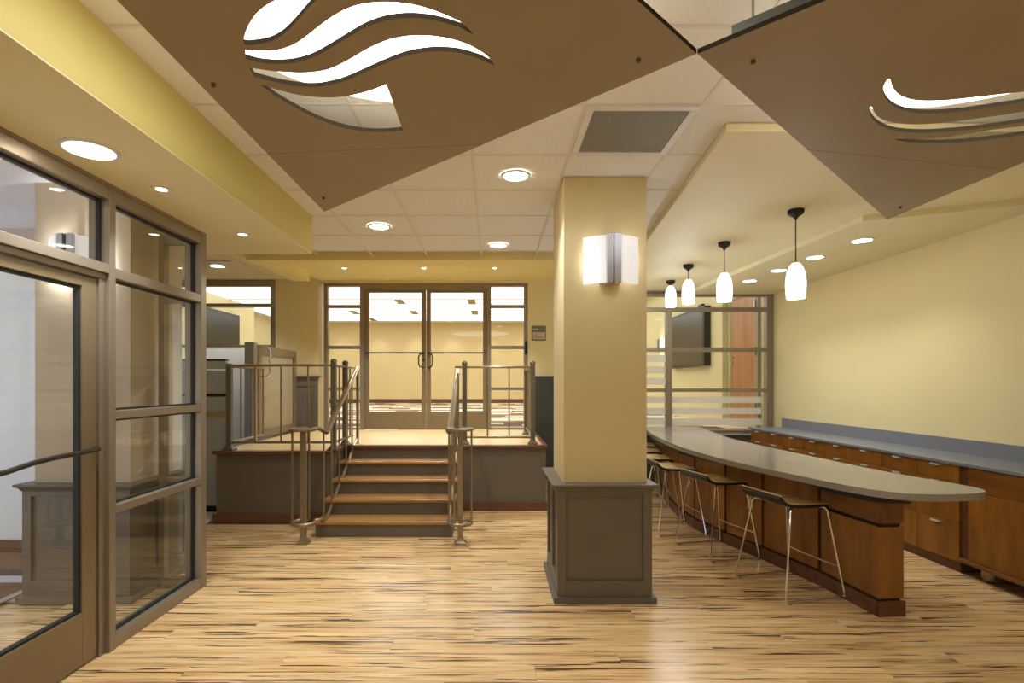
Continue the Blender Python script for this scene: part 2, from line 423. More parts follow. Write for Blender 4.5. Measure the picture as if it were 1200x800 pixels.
# ------------------------------------------------------------------ ceilings
ce = S('ceiling', prism([(-1.58, -3.0), (XW, -3.0), (XW, 6.0), (-2.76, 6.0), (-2.76, 4.63), (-1.58, 4.63)], 2.975, 3.03), 'grid_white')
TX0, TY0, TP = -1.352, 3.385, 0.6096
tile0 = None
def in_region(x0, x1, y0, y1):
    if y1 > 6.05 or y0 < -0.35: return False
    if x1 < -1.58 and y0 < 4.5: return False
    if x1 < -2.9: return False
    if y0 > 2.98 and x0 > 1.55: return False
    return True
for i in range(-3, 10):
    for j in range(-6, 5):
        x0, y0 = TX0+i*TP, TY0+j*TP; x1, y1 = x0+TP, y0+TP
        if not in_region(x0, x1, y0, y1): continue
        if i == 3 and j == -1: continue          # the return air grille sits here
        if tile0 is None:
            tile0 = ob('ceiling_tile', B(x0+0.004, x1-0.004, y0+0.004, y1-0.004, CEIL+0.004, CEIL+0.02, bev=0.004), 'tile_white', ce)
        else: share(tile0, 'ceiling_tile', ((x0+x1)/2, (y0+y1)/2, CEIL+0.004), ce)
for i in range(-2, 10):
    x = TX0+i*TP
    y0, y1 = (-0.3, 6.0)
    if x < -1.58: y0 = 4.63
    if x > 1.75: y1 = 2.96
    ob('grid_bar', B(x-0.009, x+0.009, y0, y1, CEIL, CEIL+0.012), 'grid_white', ce)
for j in range(-6, 5):
    y = TY0+j*TP
    x0 = -2.74 if y > 4.63 else -1.58; x1 = XW if y < 2.96 else 1.7
    ob('grid_bar', B(x0, x1, y-0.009, y+0.009, CEIL, CEIL+0.011), 'grid_white', ce)
# soffits (parts of the ceiling)
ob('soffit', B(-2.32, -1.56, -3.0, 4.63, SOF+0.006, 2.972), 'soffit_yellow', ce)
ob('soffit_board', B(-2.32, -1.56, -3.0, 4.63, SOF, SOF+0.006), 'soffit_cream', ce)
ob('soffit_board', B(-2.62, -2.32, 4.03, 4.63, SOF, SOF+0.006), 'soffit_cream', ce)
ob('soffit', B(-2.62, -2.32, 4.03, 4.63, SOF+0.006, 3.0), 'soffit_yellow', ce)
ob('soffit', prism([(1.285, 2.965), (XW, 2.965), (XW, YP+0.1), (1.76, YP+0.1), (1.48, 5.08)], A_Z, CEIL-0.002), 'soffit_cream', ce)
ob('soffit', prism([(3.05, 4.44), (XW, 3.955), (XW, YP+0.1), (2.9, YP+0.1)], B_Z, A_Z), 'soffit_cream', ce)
ob('beam', B(-2.76, 1.72, 6.0, 6.32, 2.888, HI), 'landing_yellow', ce)
ob('beam', B(-2.93, -2.68, 6.32, 7.85, 3.0, HI), 'landing_yellow', ce)
ob('fascia', B(1.72, XW, 8.0, 8.2, A_Z-0.02, HI), 'bronze', ce)
ch = S('ceiling_landing', B(-2.76, 1.9, 6.0, 8.7, HI, HI+0.06), 'landing_yellow')
cl = S('ceiling_hall', B(-5.4, -2.76, 4.6, 8.7, HI+0.012, HI+0.07), 'grid_white')
for i in range(4):
    for j in range(7):
        x0, y0 = -2.78-(i+1)*TP, 4.66+j*TP*0.93
        t_ = ob('ceiling_tile', B(x0+0.006, x0+TP-0.006, y0+0.006, y0+TP*0.93-0.006, HI, HI+0.012), 'tile_tan', cl) if (i, j) == (0, 0) else share(t_, 'ceiling_tile', (x0+TP/2, y0+TP*0.465, HI), cl)

# ------------------------------------------------------------------ storefront (window_1) on the left
XF, XG, XB = -2.14, -2.20, -2.26
w1 = sroot('window_1', (XG, 3.5, 0), 'bronze framed glass storefront with stacked panes')
def mull(y0, y1, z0=0.0, z1=2.60, p=w1, nm='mullion'): return ob(nm, B(XB, XF, y0, y1, z0, z1, bev=0.003), 'bronze', p)
mull(3.0, 3.05); mull(3.94, 4.01); mull(1.95, 2.0)
for z0, z1 in ((0.0, 0.075), (0.765, 0.812), (1.30, 1.35), (2.10, 2.158), (2.53, 2.60)):
    ob('transom', B(XB+0.005, XF-0.004, 3.05, 3.94, z0, z1, bev=0.003), 'bronze', w1)
ob('transom', B(XB+0.005, XF-0.004, 2.0, 3.0, 2.53, 2.60, bev=0.003), 'bronze', w1)
ob('transom', B(XB, XF, 2.0, 3.0, 2.115, 2.168, bev=0.003), 'bronze', w1)
ob('transom', B(XB+0.01, XF-0.02, 2.0, 3.0, 2.082, 2.115, bev=0.003), 'bronze', w1)
ob('head_channel', B(XB, XF, 1.95, 4.01, 2.60, SOF), 'bronze', w1)
def xpane(y0, y1, z0, z1, p=w1):
    o = ob('pane', B(XG-0.004, XG+0.004, y0, y1, z0, z1), 'glass', p)
    for a in ((y0, y0+0.012, z0, z1), (y1-0.012, y1, z0, z1), (y0+0.012, y1-0.012, z0, z0+0.012), (y0+0.012, y1-0.012, z1-0.012, z1)):
        ob('gasket', B(XG-0.012, XG+0.012, a[0], a[1], a[2], a[3]), 'gasket', o)
for z0, z1 in ((0.075, 0.765), (0.812, 1.30), (1.35, 2.10), (2.158, 2.53)): xpane(3.05, 3.94, z0, z1)
xpane(2.0, 3.0, 2.168, 2.53)
# return beside the vestibule pillar
for x0, x1 in ((-2.46, -2.42),):
    ob('mullion', B(x0, x1, 3.95, 4.01, 0, 2.60), 'bronze', w1)
for z0, z1 in ((0, 0.075), (0.765, 0.812), (1.30, 1.35), (2.10, 2.158), (2.53, 2.60)):
    ob('transom', B(-2.42, -2.26, 3.955, 4.005, z0, z1), 'bronze', w1)
ob('pane', B(-2.42, -2.26, 3.976, 3.984, 0.075, 2.53), 'glass', w1)
# entrance door leaf
d1 = sroot('door_1', (XG, 2.47, 0), 'bronze framed glass entrance door with a dark push bar')
ob('stile', B(XG-0.025, XG+0.025, 2.845, 2.95, 0.012, 2.075, bev=0.003), 'bronze_door', d1)
ob('stile', B(XG-0.025, XG+0.025, 2.01, 2.12, 0.012, 2.075, bev=0.003), 'bronze_door', d1)
ob('jamb', B(XB+0.01, XF-0.025, 2.955, 3.0, 0, 2.082), 'bronze', d1)
ob('bottom_rail', B(XG-0.025, XG+0.025, 2.12, 2.845, 0.012, 0.29, bev=0.003), 'bronze_door', d1)
ob('top_rail', B(XG-0.025, XG+0.025, 2.12, 2.845, 2.02, 2.075, bev=0.003), 'bronze_door', d1)
pn = ob('pane', B(XG-0.004, XG+0.004, 2.12, 2.845, 0.29, 2.02), 'glass', d1)
for a in ((2.12, 2.134, 0.29, 2.02), (2.831, 2.845, 0.29, 2.02), (2.134, 2.831, 0.29, 0.304), (2.134, 2.831, 2.006, 2.02)):
    ob('gasket', B(XG-0.014, XG+0.014, *a), 'gasket', pn)
ob('push_bar', tube([(XG+0.07, 2.03, 1.10), (XG+0.07, 2.35, 1.115), (XG+0.075, 2.48, 1.135), (XG+0.085, 2.58, 1.145), (XG+0.09, 2.80, 1.15), (XG+0.07, 2.90, 1.15), (XG+0.026, 2.925, 1.15)], 0.013, 10), 'dark_bar', d1, smooth=True)

# ------------------------------------------------------------------ double doors and sidelights (window_2, door_2, door_3)
def kx(px): return (px-CX)*YD/F
w2 = sroot('window_2', (-1.07, YD, LAND), 'bronze framed sidelights beside the double glass doors')
def yb(nm, x0, x1, z0, z1, p, d=0.05, mat='bronze', yc=YD): return ob(nm, B(x0, x1, yc-d, yc+d, z0, z1, bev=0.003), mat, p)
JX = [(kx(380.5), kx(385)), (kx(422.5), kx(427.5)), (kx(571), kx(575.5)), (kx(613.7), kx(617.8))]
for a, b in JX: yb('mullion', a, b, LAND, 3.05, w2)
yb('head', JX[0][0], JX[3][1], 3.05, 3.098, w2, 0.055)
for s in (0, 2):
    x0, x1 = JX[s][1], JX[s+1][0]
    zs = [(LAND, LAND+0.03), (1.405, 1.449), (2.06, 2.11), (2.71, 2.757)]
    for z0, z1 in zs: yb('transom', x0, x1, z0, z1, w2, 0.045)
    ed = [LAND+0.03, 1.405, 1.449, 2.06, 2.11, 2.71, 2.757, 3.05]
    for q in range(0, 8, 2): ob('pane', B(x0, x1, YD-0.004, YD+0.004, ed[q], ed[q+1]), 'glass_clear', w2)
yb('head', JX[1][1], JX[2][0], 3.005, 3.05, w2, 0.05)
for n, (xa, xb, hx) in enumerate(((kx(427.5), kx(499.3), 1), (kx(499.9), kx(571), -1))):
    d = sroot('door_%d' % (n+2), ((xa+xb)/2, YD, LAND), ('left' if n == 0 else 'right')+' leaf of the bronze and glass double doors')
    sw = 0.068
    yb('stile', xa, xa+sw, LAND+0.008, 3.0, d, 0.022, 'bronze_door'); yb('stile', xb-sw, xb, LAND+0.008, 3.0, d, 0.022, 'bronze_door')
    yb('bottom_rail', xa+sw, xb-sw, LAND+0.008, 1.065, d, 0.022, 'bronze_door'); yb('top_rail', xa+sw, xb-sw, 2.955, 3.0, d, 0.022, 'bronze_door')
    ob('pane', B(xa+sw, xb-sw, YD-0.004, YD+0.004, 1.065, 2.955), 'glass_clear', d)
    ob('push_bar', tube([(xa+0.03, YD-0.02, 1.995), (xa+0.03, YD-0.075, 1.995), (xb-0.03, YD-0.075, 1.995), (xb-0.03, YD-0.02, 1.995)], 0.013, 8), 'dark_bar', d)
    px = (xb-0.035) if hx > 0 else (xa+0.035)
    ob('pull_handle', tube([(px, YD-0.02, 1.985), (px-hx*0.05, YD-0.09, 1.975), (px-hx*0.07, YD-0.1, 1.93), (px-hx*0.07, YD-0.1, 1.82), (px-hx*0.05, YD-0.09, 1.775), (px, YD-0.02, 1.765)], 0.011, 8), 'dark_bar', d, smooth=True)
    if n == 0: ob('lock_cylinder', B(xb-0.05, xb-0.02, YD-0.04, YD-0.02, 1.86, 1.90), 'dark_bar', d)
t = thing('card_reader', 'narrow black card reader on the jamb right of the double doors', 'card reader', (kx(616), YD-0.06, 1.97))
ob('body', B(kx(614.8), kx(617.6), YD-0.085, YD-0.056, 1.97, 2.18, bev=0.004), 'plastic_black', t)
ob('face', B(kx(615.2), kx(617.2), YD-0.09, YD-0.085, 2.0, 2.15), 'gasket', t)

# ------------------------------------------------------------------ glazed partition over the bar (window_3)
def px_(p): return (p-CX)*YP/F
def pz(p): return HC+(HY-p)*YP/F
w3 = sroot('window_3', (3.0, YP, LAND), 'bronze framed glazed partition with frosted bands behind the bar')
V3 = [(1.72, 1.79), (px_(780), px_(786.3)), (px_(896.6), XW-0.005)]
for a, b in V3: ob('mullion', B(a, b, YP-0.05, YP+0.05, LAND+0.005, A_Z-0.03, bev=0.003), 'bronze', w3)
Z3 = [(LAND+0.005, LAND+0.03), (pz(459), pz(455)), (pz(412), pz(408)), (pz(365), pz(360.5)), (A_Z-0.075, A_Z-0.03)]
for s in (0, 1):
    x0, x1 = V3[s][1], V3[s+1][0]
    for z0, z1 in Z3: ob('transom', B(x0, x1, YP-0.045, YP+0.045, z0, z1, bev=0.003), 'bronze', w3)
    for (a, b), (c, d) in zip(Z3, Z3[1:]):
        ob('pane', B(x0, x1, YP-0.004, YP+0.004, b, c), 'glass_clear', w3)
    bands = [(472, 464.5), (485, 477.7), (498, 490)] + ([(424.4, 416), (437.4, 429), (450.7, 442.6)] if s == 0 else [])
    for a, b in bands: ob('frosted_band', B(x0, x1-(0.06 if s else 0), YP-0.007, YP-0.0045, pz(a), pz(b)), 'frosted', w3)
# ------------------------------------------------------------------ glazed partition beyond the lift (window_4)
YH = 8.5
w4 = sroot('window_4', (-4.3, YH, LAND), 'bronze framed glazed partition beyond the platform lift')
for a, b in ((-5.2, -5.14), (-3.5, -3.42)): ob('mullion', B(a, b, YH-0.05, YH+0.05, LAND, HI), 'bronze', w4)
Z4 = [(LAND, LAND+0.05), (1.40, 1.45), (2.07, 2.12), (2.715, 2.77), (HI-0.10, HI)]
for z0, z1 in Z4: ob('transom', B(-5.14, -3.5, YH-0.045, YH+0.045, z0, z1), 'bronze', w4)
for (a, b), (c, d) in zip(Z4, Z4[1:]): ob('pane', B(-5.14, -3.5, YH-0.004, YH+0.004, b, c), 'glass_clear', w4)
S('wall_hall_back', B(-5.3, -2.98, 8.44, 8.56, 0, LAND), 'wall_yellow')
# side door on the right wall beyond the partition
d4 = sroot('door_4', (XW-0.03, 8.95, LAND), 'oak door on the yellow wall beyond the partition')
ob('leaf', B(XW-0.045, XW-0.005, 8.5, 9.38, LAND+0.08, 2.95, bev=0.003), 'door_oak', d4)
for a in ((8.44, 8.5, LAND, 3.02), (9.38, 9.44, LAND, 3.02), (8.5, 9.38, 2.955, 3.02)): ob('door_frame', B(XW-0.05, XW, *a), 'gate_panel', d4)
for z in (1.05, 1.95, 2.7): ob('hinge', B(XW-0.07, XW-0.045, 8.49, 8.53, z, z+0.14), 'steel_dull', d4)
ob('lever_handle', tube([(XW-0.045, 9.31, 1.85), (XW-0.1, 9.31, 1.85), (XW-0.105, 9.2, 1.85)], 0.012, 8), 'steel_dull', d4)
ob('lock_cylinder', tube([(XW-0.045, 9.31, 1.96), (XW-0.07, 9.31, 1.96)], 0.02, 10), 'steel_dull', d4)

# ================================================================== PILLARS
def panelled(name, x0, x1, y0, y1, z0, z1, root, mat, front=True, side=None, st=0.055):
    """square wainscot box: core plus proud stiles and rails on the seen faces"""
    core = ob('pedestal', B(x0+0.018, x1-0.018, y0+0.018, y1-0.018, z0, z1), mat, root)
    h0, h1 = z0+0.15, z1-0.07
    if front:
        for a in ((x0, x0+st+0.005, z0, z1), (x1-st-0.005, x1, z0, z1), (x0+st+0.005, x1-st-0.005, z0, h0), (x0+st+0.005, x1-st-0.005, h1, z1)):
            ob('frame_board', B(a[0], a[1], y0, y0+0.018, a[2], a[3], bev=0.002), mat, core)
    for s in (side or ()):
        xa, xb = (x0, x0+0.018) if s < 0 else (x1-0.018, x1)
        m = (y0+y1)/2
        for a in ((y0+0.018, y0+st, z0, z1), (m-st*0.7, m+st*0.7, z0, z1), (y1-st, y1-0.018, z0, z1), (y0+st, m-st*0.7, z0, h0), (m+st*0.7, y1-st, z0, h0), (y0+st, m-st*0.7, h1, z1), (m+st*0.7, y1-st, h1, z1)):
            ob('frame_board', B(xa, xb, a[0], a[1], a[2], a[3]), mat, core)
    return core
def crown(x0, x1, y0, y1, z, out=0.036):
    bm = bmesh.new()
    prof = [(0.0, z-0.05), (0.006, z-0.045), (0.014, z-0.028), (out*0.8, z-0.018), (out, z-0.016), (out, z-0.003), (out-0.004, z)]
    rings = [[bm.verts.new(p) for p in ((x0-o, y0-o, h), (x1+o, y0-o, h), (x1+o, y1+o, h), (x0-o, y1+o, h))] for o, h in prof]
    for A, C in zip(rings, rings[1:]):
        for k in range(4): bm.faces.new((A[k], A[(k+1) % 4], C[(k+1) % 4], C[k]))
    bm.faces.new(rings[0][::-1]); bm.faces.new(rings[-1]); bmesh.ops.recalc_face_normals(bm, faces=bm.faces); return bm
def make_pillar(label, xs0, xs1, ztop, paint='pillar_tan'):
    t = thing('pillar', label, 'pillar', ((xs0+xs1)/2, 4.05, 0))
    ob('shaft', B(xs0, xs1, 3.735, 4.355, 0.815, ztop, bev=0.002), paint, t)
    b0, b1 = xs0-0.05, xs1+0.05-0.025
    panelled('base', b0, b1, 3.69, 4.40, 0.0, 0.80, t, 'wainscot', True, (-1, 1))
    ob('cap_moulding', crown(b0, b1, 3.69, 4.40, 0.815), 'wainscot', t)
    bm = bmesh.new()
    for a in ((b0-0.026, b1+0.026, 3.664, 3.69), (b0-0.026, b0, 3.69, 4.40), (b1, b1+0.026, 3.69, 4.40), (b0-0.026, b1+0.026, 4.40, 4.426)):
        box(bm, *a, 0.0, 0.042)
    ob('plinth', bm, 'wainscot', t)
    return t
make_pillar('square tan pillar on a dark panelled base between landing and bar', 0.490, 1.066, CEIL)
make_pillar('square tan pillar on a dark panelled base seen through the entrance glass', -3.185, -2.52, 2.9, 'pillar_tan_cool')
t = thing('pillar', 'tan wall pier with dark wainscot left of the double doors', 'pillar', (-3.08, 8.66, LAND))
ob('shaft', B(-3.41, -2.74, 8.42, 8.9, LAND, HI, bev=0.002), 'pillar_tan', t)
pc = ob('wainscot_panel', B(-3.44, -2.74, 8.385, 8.42, LAND, 1.60), 'wainscot', t)
for a in ((-3.44, -2.73, LAND, LAND+0.16), (-3.44, -2.73, 1.47, 1.60), (-3.44, -3.37, LAND+0.16, 1.47), (-2.81, -2.73, LAND+0.16, 1.47)): ob('frame_board', B(a[0], a[1], 8.37, 8.385, a[2], a[3]), 'wainscot', pc)
ob('cap_moulding', crown(-3.44, -2.73, 8.37, 8.42, 1.635), 'wainscot', t)

# ================================================================== STAIRS
st = thing('staircase', 'five riser staircase with wooden treads and grey risers', 'staircase', (-1.075, 5.8, 0))
RS = LAND/5; SX0, SX1 = -1.745, -0.40
for i in range(5):
    y0 = 5.28+0.28*i
    if i < 4: ob('riser', B(SX0, SX1, y0, y0+0.278, 0, RS*(i+1)-0.036), 'wainscot', st)
    else: ob('riser', B(SX0+0.02, SX1, y0-0.02, y0-0.001, RS*4+0.001, LAND-0.038), 'wainscot', st)
    if i < 4: ob('tread', B(SX0-0.012, SX1+0.012, y0-0.026, y0+0.278, RS*(i+1)-0.034, RS*(i+1), bev=0.01), 'tread_wood', st)

# ================================================================== RAILINGS
def post(root, x, y, z0, z1, w=0.028, mat='post_metal', finial=True, shoe=True):
    p = ob('post', B(x-w, x+w, y-w, y+w, z0, z1, bev=0.004), mat, root)
    if finial:
        ob('finial', lathe([(0.0, 0.045), (0.018, 0.042), (0.034, 0.028), (0.038, 0.014), (0.030, 0.004), (0.030, -0.002)][::-1], 14, (x, y, z1)), mat, p, smooth=True)
    if shoe:
        bm = bmesh.new(); rings = []
        for o, h in ((w+0.03, 0.0), (w+0.03, 0.014), (w+0.012, 0.03), (w+0.004, 0.05)):
            rings.append([bm.verts.new((x+a*o, y+b*o, z0+h)) for a, b in ((-1, -1), (1, -1), (1, 1), (-1, 1))])
        for A, C in zip(rings, rings[1:]):
            for k in range(4): bm.faces.new((A[k], A[(k+1) % 4], C[(k+1) % 4], C[k]))
        bm.faces.new(rings[0][::-1]); bm.faces.new(rings[-1]); bmesh.ops.recalc_face_normals(bm, faces=bm.faces)
        ob('post_shoe', bm, mat, p)
    return p
def bal(root, x, y, z0, z1, r=0.0098): return ob('baluster', tube([(x, y, z0), (x, y, z1)], r, 8), 'rail_metal', root)
def rail(root, pts, nm='top_rail', flat=(0.026, 0.015)): return ob(nm, tube(pts, 0.02, 10, flat=flat), 'rail_metal', root, smooth=True)
ZT, ZB = LAND+0.925, LAND+0.085
# left guard
g = thing('guard_railing', 'bronze guard railing along the left part of the landing', 'railing', (-2.3, 5.88, LAND))
xa, xb, yf = -2.885, -1.745, 5.88
post(g, xa, yf, LAND, LAND+0.945, finial=False); post(g, xb, yf, LAND, LAND+0.955); post(g, xb, 6.34, LAND, LAND+0.955)
rail(g, [(xa, yf, ZT), (xb, yf, ZT)]); rail(g, [(xa, yf, ZB), (xb, yf, ZB)], 'bottom_rail', (0.015, 0.015))
for px in (299, 329.5, 361): bal(g, (px-CX)*yf/F, yf, ZB, ZT)
rail(g, [(xa, yf, ZT-0.01), (xa, 6.74, ZT-0.01)]); rail(g, [(xa, yf, ZB), (xa, 6.74, ZB)], 'bottom_rail', (0.015, 0.015))
for y in (6.15, 6.42, 6.74): bal(g, xa, y, ZB, ZT-0.01)
rail(g, [(xb, yf, ZT), (xb, 6.68, ZT)]); rail(g, [(xb, yf, ZB), (xb, 6.68, ZB)], 'bottom_rail', (0.015, 0.015))
bal(g, xb, 6.1, ZB, ZT); bal(g, xb, 6.55, ZB, ZT)
# right guard
g = thing('guard_railing', 'bronze guard railing along the landing right of the stairs', 'railing', (0.05, 6.47, LAND))
xa, xb, yf = -0.345, 0.475, 6.47
post(g, xa, yf, LAND, LAND+0.955); post(g, xb, yf, LAND, LAND+0.955); post(g, xb, 7.75, LAND, LAND+0.955)
rail(g, [(-0.46, yf, ZT), (xb, yf, ZT)]); rail(g, [(xa, yf, ZB), (xb, yf, ZB)], 'bottom_rail', (0.015, 0.015))
for px in (571.4, 596.6): bal(g, (px-CX)*yf/F, yf, ZB, ZT)
rail(g, [(xb, yf, ZT), (xb, 7.75, ZT)]); rail(g, [(xb, yf, ZB), (xb, 7.75, ZB)], 'bottom_rail', (0.015, 0.015))
for y in (6.8, 7.12, 7.44): bal(g, xb, y, ZB, ZT)
# stair handrails with scrolled ends round a newel
def stair_rail(label, xr, sgn):
    g = thing('stair_handrail', label, 'handrail', (xr+sgn*0.12, 5.06, 0))
    nx, ny = xr+sgn*0.125, 5.07
    post(g, nx, ny, 0, 1.062, w=0.024, mat='rail_metal', finial=False)
    def path(ztop, zloop, yend, zend):
        P = [(xr, yend, zend)]
        y1 = 5.36; z1 = zend-(yend-y1)*RS/0.28
        P.append((xr, y1, z1)); P.append((xr, 5.25, (z1+zloop)/2*0.9+zloop*0.1)); P.append((xr+sgn*0.005, 5.16, zloop))
        c = (nx, ny); R = 0.105
        for k in range(13):
            a = math.radians(40-k*26) if sgn < 0 else math.radians(140+k*26)
            P.append((c[0]+R*math.cos(a), c[1]+R*math.sin(a), zloop))
        return P
    tp = path(0, 1.075, 6.6, LAND+0.925)
    ob('handrail', tube(tp, 0.02, 10, flat=(0.030, 0.016)), 'rail_metal', g, smooth=True)
    lp = path(0, 0.195, 6.6, LAND+0.065)
    ob('lower_rail', tube(lp, 0.012, 8, flat=(0.018, 0.018)), 'rail_metal', g, smooth=True)
    ob('newel_cap', lathe([(0.0, 0.0), (0.05, 0.0), (0.1, 0.004), (0.1, 0.012), (0.05, 0.018), (0.0, 0.018)], 18, (nx, ny, 1.062), cap=False), 'rail_metal', g, smooth=True)
    for y in (5.28, 5.54, 5.81, 6.08, 6.34):
        dz = (6.6-max(y, 5.36))*RS/0.28
        bal(g, xr, y, LAND+0.065-dz, LAND+0.925-dz)
    for a in (-60, 180, 80):
        a = math.radians(a if sgn < 0 else 180-a)
        bal(g, nx+0.105*math.cos(a), ny+0.105*math.sin(a), 0.195, 1.075)
    ob('end_post', B(xr-0.016, xr+0.016, 6.584, 6.616, LAND, LAND+0.925, bev=0.003), 'rail_metal', g)
stair_rail('bronze stair handrail with scrolled newel left of the steps', -1.665, -1)
stair_rail('bronze stair handrail with scrolled newel right of the steps', -0.435, 1)

# ================================================================== PLATFORM LIFT AND GATE
t = thing('platform_lift', 'light grey platform lift enclosure left of the landing', 'lift', (-3.75, 6.9, 0))
ob('base', B(-4.45, -3.08, 6.22, 7.9, 0, 0.10), 'black', t)
ob('front_panel', B(-4.45, -3.08, 6.2, 6.25, 0.10, 1.36, bev=0.004), 'lift_grey', t)
ob('band', B(-4.45, -3.08, 6.19, 6.25, 1.36, 1.39), 'black', t)
ob('front_panel', B(-4.45, -3.08, 6.2, 6.25, 1.39, 1.66, bev=0.004), 'lift_grey', t)
ob('front_panel', B(-4.45, -3.08, 6.2, 6.25, 1.675, 1.77, bev=0.004), 'lift_grey', t)
ob('top_rail', B(-4.45, -3.08, 6.19, 6.26, 1.77, 1.79), 'dark_bar', t)
ob('side_rail', B(-4.45, -3.08, 6.185, 6.2, 1.12, 1.19), 'gate_panel', t)
ob('back_panel', B(-4.45, -3.2, 7.85, 7.9, 0.10, 2.02), 'lift_white', t)
ob('mast', B(-4.45, -4.35, 6.25, 7.85, 0.1, 1.79), 'lift_grey', t)
ob('ramp', prism([(-3.7, 5.55), (-3.08, 5.55), (-3.08, 6.2), (-3.7, 6.2)], 0.0, 0.03), 'lift_white', t)
t = thing('lift_gate', 'bronze framed lift gate with a steel pull handle on the landing edge', 'gate', (-3.03, 7.4, LAND))
gx0, gx1, gy0, gy1, gz0, gz1 = -3.06, -3.0, 6.86, 8.2, LAND+0.03, LAND+1.22
ob('latch_post', B(-3.12, -3.0, 6.74, 6.84, LAND, gz1+0.03, bev=0.004), 'steel_dull', t)
for a in ((gy0, gy0+0.11, gz0, gz1), (gy1-0.11, gy1, gz0, gz1), (gy0+0.11, gy1-0.11, gz0, gz0+0.1), (gy0+0.11, gy1-0.11, gz1-0.11, gz1)): ob('frame_board', B(gx0, gx1, *a, bev=0.003), 'bronze_door', t)
ob('infill_panel', B(gx0+0.015, gx1-0.02, gy0+0.11, gy1-0.11, gz0+0.1, gz1-0.11), 'gate_panel', t)
ob('pull_handle', tube([(gx1, 6.92, gz1-0.02), (gx1+0.08, 6.94, gz1-0.02), (gx1+0.11, 6.96, gz1-0.06), (gx1+0.11, 6.96, gz1-0.36), (gx1+0.08, 6.94, gz1-0.40), (gx1, 6.92, gz1-0.40)], 0.013, 10), 'chrome', t, smooth=True)
for z in (LAND+0.4, LAND+0.55, LAND+0.9): ob('hinge', B(-3.0, -2.985, 6.77, 6.81, z, z+0.07), 'steel_dull', t)

# ================================================================== HANGING CEILING PANELS
PZ, PT = 2.70, 0.018
def crop5(pts): return [at_h(270+x/3.636, y/3.636, PZ) for x, y in pts]
def crop4(pts): return [at_h(640+x/2.143, y/2.143, PZ) for x, y in pts]
c1 = [(60, 188), (62, 150), (80, 105), (110, 60), (150, 25), (200, -2), (270, -30), (360, -55), (470, -70), (430, -45), (385, -15), (345, 20), (300, 70), (260, 115), (220, 150), (170, 176), (110, 188)]
c2u = [(58, 212), (130, 217), (200, 213), (270, 190), (330, 150), (400, 95), (470, 50), (540, 22), (620, 10), (700, 10), (780, 20), (860, 42), (930, 70), (990, 100), (1036, 147)]
c2l = [(980, 117), (900, 93), (820, 79), (740, 77), (660, 88), (580, 115), (500, 160), (420, 208), (350, 245), (280, 265), (210, 272), (130, 267), (66, 251)]
c3u = [(78, 287), (160, 300), (240, 308), (320, 310), (400, 300), (460, 278), (530, 240), (600, 200), (680, 168), (760, 153), (840, 152), (920, 162), (1000, 185), (1060, 215), (1105, 250), (1128, 281)]
c3l = [(1060, 249), (980, 226), (900, 219), (820, 223), (740, 240), (660, 270), (580, 305), (500, 340), (440, 358), (370, 370), (300, 368), (200, 352), (102, 326)]
c4u = [(128, 360), (200, 382), (280, 402), (360, 413), (440, 415), (520, 405), (590, 388), (664, 360)]
c4l = [(735, 555), (660, 562), (580, 560), (500, 548), (420, 525), (340, 492), (260, 450), (190, 408)]
rA = [(862, 198), (870, 220), (890, 240), (930, 252), (1000, 252), (1080, 244), (1140, 237), (1200, 230), (1290, 216), (1400, 190), (1290, 242), (1200, 257), (1140, 266), (1050, 279), (960, 285), (900, 278), (863, 260), (847, 234), (850, 212)]
rB = [(817, 268), (830, 290), (860, 305), (920, 312), (1000, 308), (1100, 295), (1200, 280), (1300, 262), (1420, 232), (1300, 289), (1200, 306), (1100, 321), (1000, 331), (930, 333), (870, 327), (828, 307), (811, 281)]
rC = [(880, 349), (980, 347), (1060, 335), (1140, 323), (1200, 316), (1300, 302), (1420, 276), (1300, 322), (1200, 338), (1120, 349), (1030, 358), (960, 359), (900, 355)]
def sheet(name, outline, holes, parent):
    cu = bpy.data.curves.new(name, 'CURVE'); cu.dimensions = '2D'; cu.fill_mode = 'BOTH'; cu.extrude = PT/2
    for poly in [outline]+holes:
        sp = cu.splines.new('POLY'); sp.points.add(len(poly)-1); sp.use_cyclic_u = True
        for p, q in zip(sp.points, poly): p.co = (q[0], q[1], 0, 1)
    tmp = bpy.data.objects.new(name, cu); COL.objects.link(tmp)
    bpy.context.view_layer.update()
    me = bpy.data.meshes.new_from_object(tmp.evaluated_get(bpy.context.evaluated_depsgraph_get()))
    bpy.data.objects.remove(tmp); bpy.data.curves.remove(cu)
    me.transform(Matrix.Translation((0, 0, PZ+PT/2)))
    me.materials.clear()
    o = _link(name, me, 'panel_brown', parent, False, None)
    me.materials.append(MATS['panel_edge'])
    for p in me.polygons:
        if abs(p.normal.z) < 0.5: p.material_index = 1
    return o
def sm(pts): return spline(pts, 4)
Lc, Pl = at_h(380, 248, PZ), at_h(816.3, 63, PZ)
Rc, Pr = at_h(1040, 257, PZ), at_h(817.3, 63, PZ)
tL = thing('ceiling_canopy', 'hanging brown triangular ceiling panel with four white wave cut-outs', 'ceiling panel', (-0.5, 2.0, PZ), 'hanging triangular ceiling panels')
NL = (Lc[0], 2*Pl[1]-Lc[1]-0.02)
s0 = (Lc[0], 2.80); u_ = (2.69-Lc[1])/(Pl[1]-Lc[1]); s1 = (Lc[0]+(Pl[0]-Lc[0])*u_, 2.69)
holes = [crop5(spline(c1, 4, True)), crop5(sm(c2u)+sm(c2l)), crop5(sm(c3u)+sm(c3l)), crop5(sm(c4u)+sm(c4l))]
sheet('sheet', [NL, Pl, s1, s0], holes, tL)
sheet('sheet', [(s0[0], s0[1]+0.002), (s1[0], s1[1]+0.002), Lc], [], tL)
